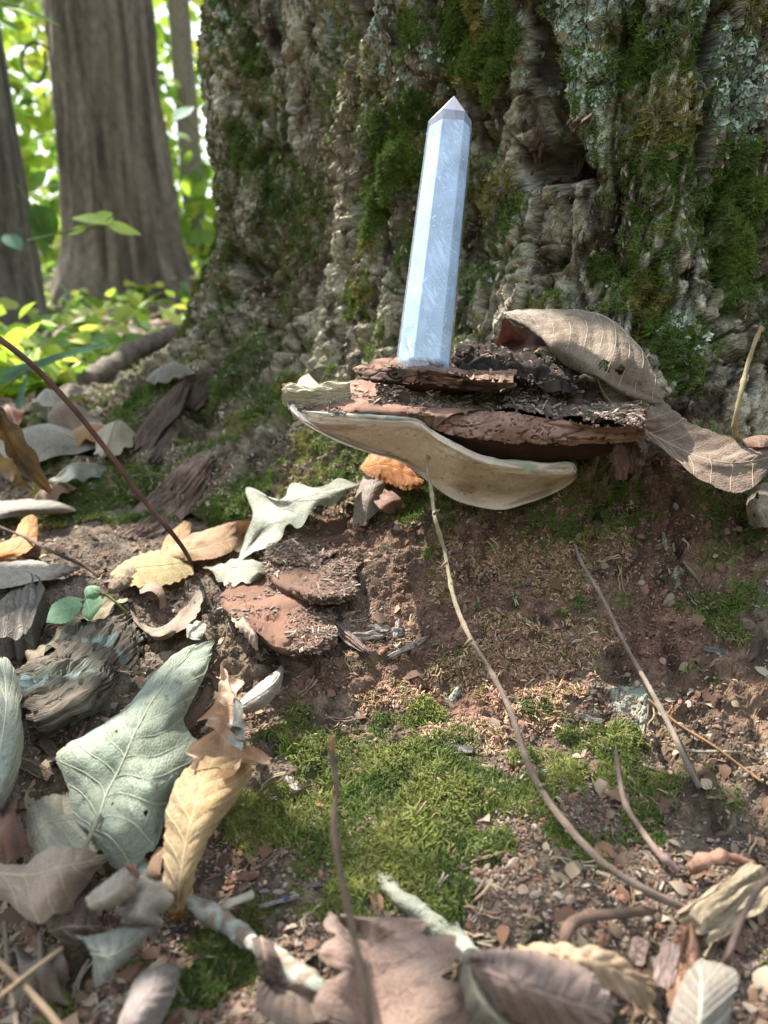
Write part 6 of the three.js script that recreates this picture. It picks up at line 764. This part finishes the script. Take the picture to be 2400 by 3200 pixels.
{
  // leaves of the wood beyond, in clumps with gaps of sky
  const r = rng(90), L = [];
  let tries = 0; while (L.length < 13000 && tries++ < 400000) {
    const bear = -0.62 + 0.62 * r() + 0.05, dist = 4.2 + 16 * Math.pow(r(), 1.3), el = -0.06 + 0.62 * Math.pow(r(), 1.25), p = V(Math.sin(bear) * dist, CAM.y + Math.tan(el) * dist, -Math.cos(bear) * dist); if (p.y < 0.05) continue;
    const k = n3(p.x * 0.9, p.y * 1.1, p.z * 0.9) + 0.6 * n3(p.x * 2.4, p.y * 2.6, p.z * 2.4) + 0.25; if (r() > ss(k, 0.25, 0.65)) continue;
    const s = 0.07 + 0.07 * r(), far = ss(dist, 6, 18); L.push([p, rdir(r).add(V(0, 0.8, 0)).normalize(), [s, s, s], vary(mixc(LG[Math.floor(r() * 5)], [0.30, 0.38, 0.08], far * 0.6), r), r() * 6.28]);
  }
  spread('foliage', leafCard, M.farLeaf, L, 'sunlit yellow green leaves of the wood beyond the trunks', 'foliage');
  const U = []; for (let i = 0; i < 9000; i++) { const bear = -0.75 + 0.8 * r(), dist = 0.95 + 9 * Math.pow(r(), 1.7), x = Math.sin(bear) * dist, z = -Math.cos(bear) * dist; if (n3(x * 1.6, z * 1.6, 5) < -0.16) continue; const g = groundHeight(x, z), s = 0.02 + 0.035 * r(); U.push([V(x, g + 0.01 + 0.10 * r() * r(), z), rdir(r).add(V(0, 1.4, 0)).normalize(), [s, s, s], vary(LG[Math.floor(r() * 5)], r), r() * 6.28]); }
  spread('undergrowth', leafCard, M.farLeaf, U, 'low green undergrowth on the woodland floor behind the left root', 'undergrowth');
  const D = []; for (let i = 0; i < 9000; i++) { const bear = -0.75 + 0.9 * r(), dist = 0.62 + 7 * Math.pow(r(), 1.6), x = Math.sin(bear) * dist, z = -Math.cos(bear) * dist, s = 0.035 + 0.03 * r(); D.push([V(x, groundHeight(x, z) + 0.006 + 0.01 * r(), z), rdir(r).add(V(0, 2.2, 0)).normalize(), [s, s, s], vary([[0.36, 0.27, 0.19], [0.28, 0.18, 0.11], [0.45, 0.38, 0.3], [0.2, 0.13, 0.09]][Math.floor(r() * 4)], r), r() * 6.28]); }
  spread('leaf_litter', leafCard, M.farLeaf, D, 'brown leaf litter covering the woodland floor at left', 'leaf litter');
}
{
  // the rest of the wood, behind and beside the camera: it keeps the low sky off the trunk
  const r = rng(95), L = []; let tries = 0;
  while (L.length < 9000 && tries++ < 200000) {
    const bear = 0.25 + r() * (2 * Math.PI - 1.15), dist = 4.5 + 6 * r(), el = 0.52 * Math.pow(r(), 1.1), p = V(Math.sin(bear) * dist, CAM.y + Math.tan(el) * dist, -Math.cos(bear) * dist);
    if (p.clone().normalize().dot(SUN) > 0.80 || n3(p.x * 0.5, p.y * 0.6, p.z * 0.5) < -0.12) continue;
    const s = 0.3 + 0.2 * r(); L.push([p, rdir(r).add(V(0, 0.5, 0)).normalize(), [s, s, s], vary(mixc(LG[Math.floor(r() * 5)], [0.06, 0.09, 0.02], 0.6), r), r() * 6.28]);
  }
  spread('foliage', leafCard, M.farLeaf, L, 'shady leaves of the wood all round outside the picture', 'foliage');
}
// plants with leaves that can be told apart
function plant(label, stems, leaves, o = {}) {
  const g = thing(o.name ?? 'green_plant', label, 'plant', place(stems[0][0]));
  for (const s of stems) rod('stem', null, null, s, o.r ?? 0.0012, { a: [0.16, 0.2, 0.05], b: [0.1, 0.13, 0.035], parent: g, n: 24, m: 6 });
  leaves.forEach(([a, b, w, z, c, tilt], i) => {
    const A = at(a[0], a[1], z), B = at(b[0], b[1], z + (tilt ?? 0)), x = B.clone().sub(A), l = x.length(), up = V(0.2, 1, 0.35).normalize(), s = x.clone().cross(up).normalize().multiplyScalar(w * z / FOCAL * 0.5), k = up.clone().multiplyScalar(l * 0.08), P = (t, q, d) => A.clone().addScaledVector(x, t).addScaledVector(s, q).addScaledVector(k, d);
    const gg = sheetGeo([[P(0, 0, 0), P(0.25, 0.85, 0.6), P(0.55, 0.95, 0.5), P(0.85, 0.4, 0), P(1, 0, -0.6)], [P(0, 0, 0), P(0.25, 0, 0.2), P(0.55, 0, 0.2), P(0.85, 0, -0.2), P(1, 0, -0.6)], [P(0, 0, 0), P(0.25, -0.85, 0.6), P(0.55, -0.95, 0.5), P(0.85, -0.4, 0), P(1, 0, -0.6)]], { nu: 22, nv: 12, seed: i, rough: 0.0004, lump: 0.002, color: leafColor(c, c.map((v) => v * 0.75), i) });
    put('leaf', gg, M.green, g);
  });
  return g;
}
const GBB = [0.46, 0.62, 0.06], GB = [0.30, 0.44, 0.05], GD = [0.10, 0.22, 0.04], GT = [0.20, 0.38, 0.26], GM = [0.16, 0.30, 0.05];
plant('sprig of three bright yellow green leaves in front of the large grey trunk', [[[60, 520, 1.0], [150, 500, 1.0], [236, 488, 1.0]]], [[[228, 486], [306, 506], 64, 1.0, GBB, 0.02], [[236, 488], [160, 462], 84, 1.0, GBB, 0.03], [[190, 486], [244, 458], 64, 1.02, GBB], [[190, 492], [146, 506], 44, 1.0, GBB]]);
plant('dark green drooping leaves in front of the left dark trunk', [[[40, 400, 1.1], [70, 450, 1.1], [88, 490, 1.1]]], [[[78, 440], [112, 528], 74, 1.1, GD, 0.02], [[74, 436], [100, 560], 40, 1.12, GM], [[10, 505], [46, 540], 46, 1.1, GT], [[90, 408], [130, 398], 24, 1.1, GM]]);
plant('two leaves, one pale and one green, in front of the slim pale trunk', [[[440, 300, 1.2], [410, 268, 1.2], [398, 250, 1.2]]], [[[372, 262], [420, 226], 40, 1.2, [0.30, 0.48, 0.36], 0.01], [[374, 286], [415, 306], 36, 1.2, GM]]);
plant('pale yellow green leaves hanging in at the upper left corner', [[[-60, -40, .9], [-10, 0, .9], [40, 14, .9]]], [[[0, 16], [134, 52], 46, .9, GB, 0.02], [[-20, 40], [44, 66], 40, .9, GM], [[-40, 0], [60, -10], 60, .92, GB]]);
plant('leafy green plant growing left of the mossy root', [[[200, 850, 1.05], [196, 800, 1.05], [180, 760, 1.05]], [[240, 850, 1.1], [262, 800, 1.1], [270, 770, 1.1]]], [[[190, 760], [236, 862], 60, 1.05, GM], [[180, 750], [120, 800], 50, 1.05, GB], [[186, 748], [240, 720], 46, 1.06, GM], [[230, 800], [190, 860], 50, 1.06, GD], [[262, 790], [310, 772], 36, 1.1, GB], [[262, 800], [300, 862], 40, 1.1, GM], [[150, 740], [96, 760], 46, 1.1, GM], [[286, 690], [330, 712], 44, 1.3, GM], [[250, 700], [300, 668], 36, 1.3, GB]]);
plant('broad leaved green plant at the left border below the dark trunk', [[[60, 900, .95], [50, 840, .95], [30, 800, .95]]], [[[30, 800], [100, 850], 60, .95, GM], [[30, 806], [-30, 850], 60, .95, GD], [[90, 860], [110, 960], 34, .9, [0.22, 0.34, 0.07]], [[60, 830], [130, 880], 50, 1.0, GB], [[10, 850], [40, 920], 50, .95, [0.20, 0.40, 0.28]], [[110, 830], [170, 860], 44, 1.05, GD]]);
plant('small two leaved seedling at the edge of the mossy root', [[[270, 870, .85], [276, 840, .85], [282, 826, .85]]], [[[278, 830], [310, 846], 30, .85, GB], [[280, 832], [254, 860], 34, .85, GB], [[270, 830], [300, 816], 22, .86, GT]]);
plant('long bluish green grass blades crossing at far left', [[[-20, 860, .75], [60, 800, .75]]], [[[-40, 850], [270, 728], 26, .75, [0.16, 0.30, 0.20], 0.1], [[-40, 830], [120, 770], 18, .76, [0.16, 0.32, 0.16], 0.05], [[30, 930], [60, 800], 14, .75, [0.14, 0.28, 0.16]]], { name: 'grass_plant' });
// ---------------------------------------------------------------- boughs overhead, which break the sun into patches
{
  const bough = thing('overhanging_bough', 'leafy bough above the picture that dapples the sunlight', 'branch', V(-1.0, 1.9, -1.2)), r = rng(61), L = [];
  const lit = [[180, 1640, 130], [300, 1480, 90], [390, 1760, 80], [480, 1580, 80], [640, 1120, 90], [560, 1180, 60], [760, 1640, 130], [950, 1560, 140], [1120, 1560, 90], [860, 1480, 110], [600, 1700, 110], [640, 1340, 60], [930, 500, 90], [900, 750, 90], [720, 880, 90], [1000, 910, 110], [1150, 920, 90], [1250, 1560, 70], [20, 1560, 70], [60, 1160, 50], [440, 1980, 80], [520, 1880, 80], [1000, 1790, 60], [820, 1180, 60], [900, 1640, 120], [1180, 2090, 60], [1150, 1460, 70], [1560, 1960, 60], [480, 1530, 60], [520, 1640, 70], [740, 2090, 70], [1300, 2070, 40]].map(([px, py, rad]) => { const p = hit(px, py).point; return [p, rad * p.distanceTo(CAM) / FOCAL]; }); lit.push([drop(700, 880, .085), 0.02], [drop(820, 890, .085), 0.02], [drop(1000, 910, .087), 0.02], [drop(1130, 925, .088), 0.02], [drop(900, 815, .07), 0.02], [at(900, 740, 0.37), 0.02], [at(940, 560, 0.37), 0.02], [at(960, 380, 0.37), 0.018], [drop(700, 850, .08), 0.015]);
  const shade = [[120, 1000, 130, 70], [300, 900, 120, 80], [520, 900, 140, 80], [620, 990, 80, 40], [460, 780, 120, 60], [1330, 760, 90, 40], [180, 960, 140, 80], [60, 900, 110, 50], [350, 830, 90, 40], [60, 1330, 90, 26], [330, 1000, 120, 60], [480, 300, 150, 60], [450, 600, 150, 60], [600, 850, 130, 50], [420, 1120, 70, 14], [200, 1480, 90, 22], [80, 2000, 110, 40], [60, 2150, 90, 30], [1250, 1960, 130, 36], [1480, 1850, 150, 50], [1550, 2100, 130, 40], [1050, 2150, 90, 20], [330, 2120, 90, 24], [690, 1240, 70, 12], [1000, 1830, 80, 14], [900, 2080, 60, 8]];
  for (const [px, py, rad, n] of shade) { const p = hit(px, py).point, z = p.distanceTo(CAM), R = rad * z / FOCAL; for (let i = 0; i < n; i++) { const d = 1.25 + 0.9 * r(), a = r() * 6.28, q = Math.sqrt(r()) * R, u = V(0, 1, 0).cross(SUN).normalize(), v = SUN.clone().cross(u); const s = 0.03 + 0.025 * r(), P = p.clone().addScaledVector(SUN, d).addScaledVector(u, q * Math.cos(a)).addScaledVector(v, q * Math.sin(a)); if (lit.some(([c, R2]) => { const w = P.clone().sub(c); return w.addScaledVector(SUN, -w.dot(SUN)).length() < R2 + s * 0.5; })) continue; L.push([P, rdir(r).add(SUN).normalize(), [s, s, s], vary(LG[Math.floor(r() * 5)], r), r() * 6.28]); } }
  spread('leaves', leafCard, M.farLeaf, L, null, null, bough);
  for (let k = 0; k < 4; k++) { const P = [V(-2.6, 1.4 + 0.2 * k, -1.6), V(-1.4, 1.75, -1.3 - 0.1 * k), V(-0.9 + 0.1 * k, 1.45 + 0.12 * k, -1.1 + 0.1 * k), V(-0.5 + 0.15 * k, 1.5, -0.9 + 0.2 * k)]; rod('limb', null, null, P, (t) => 0.02 - 0.017 * t, { a: [0.2, 0.16, 0.13], b: [0.12, 0.1, 0.08], parent: bough, m: 7, n: 30 }); }
}
renderer.render(scene, camera);
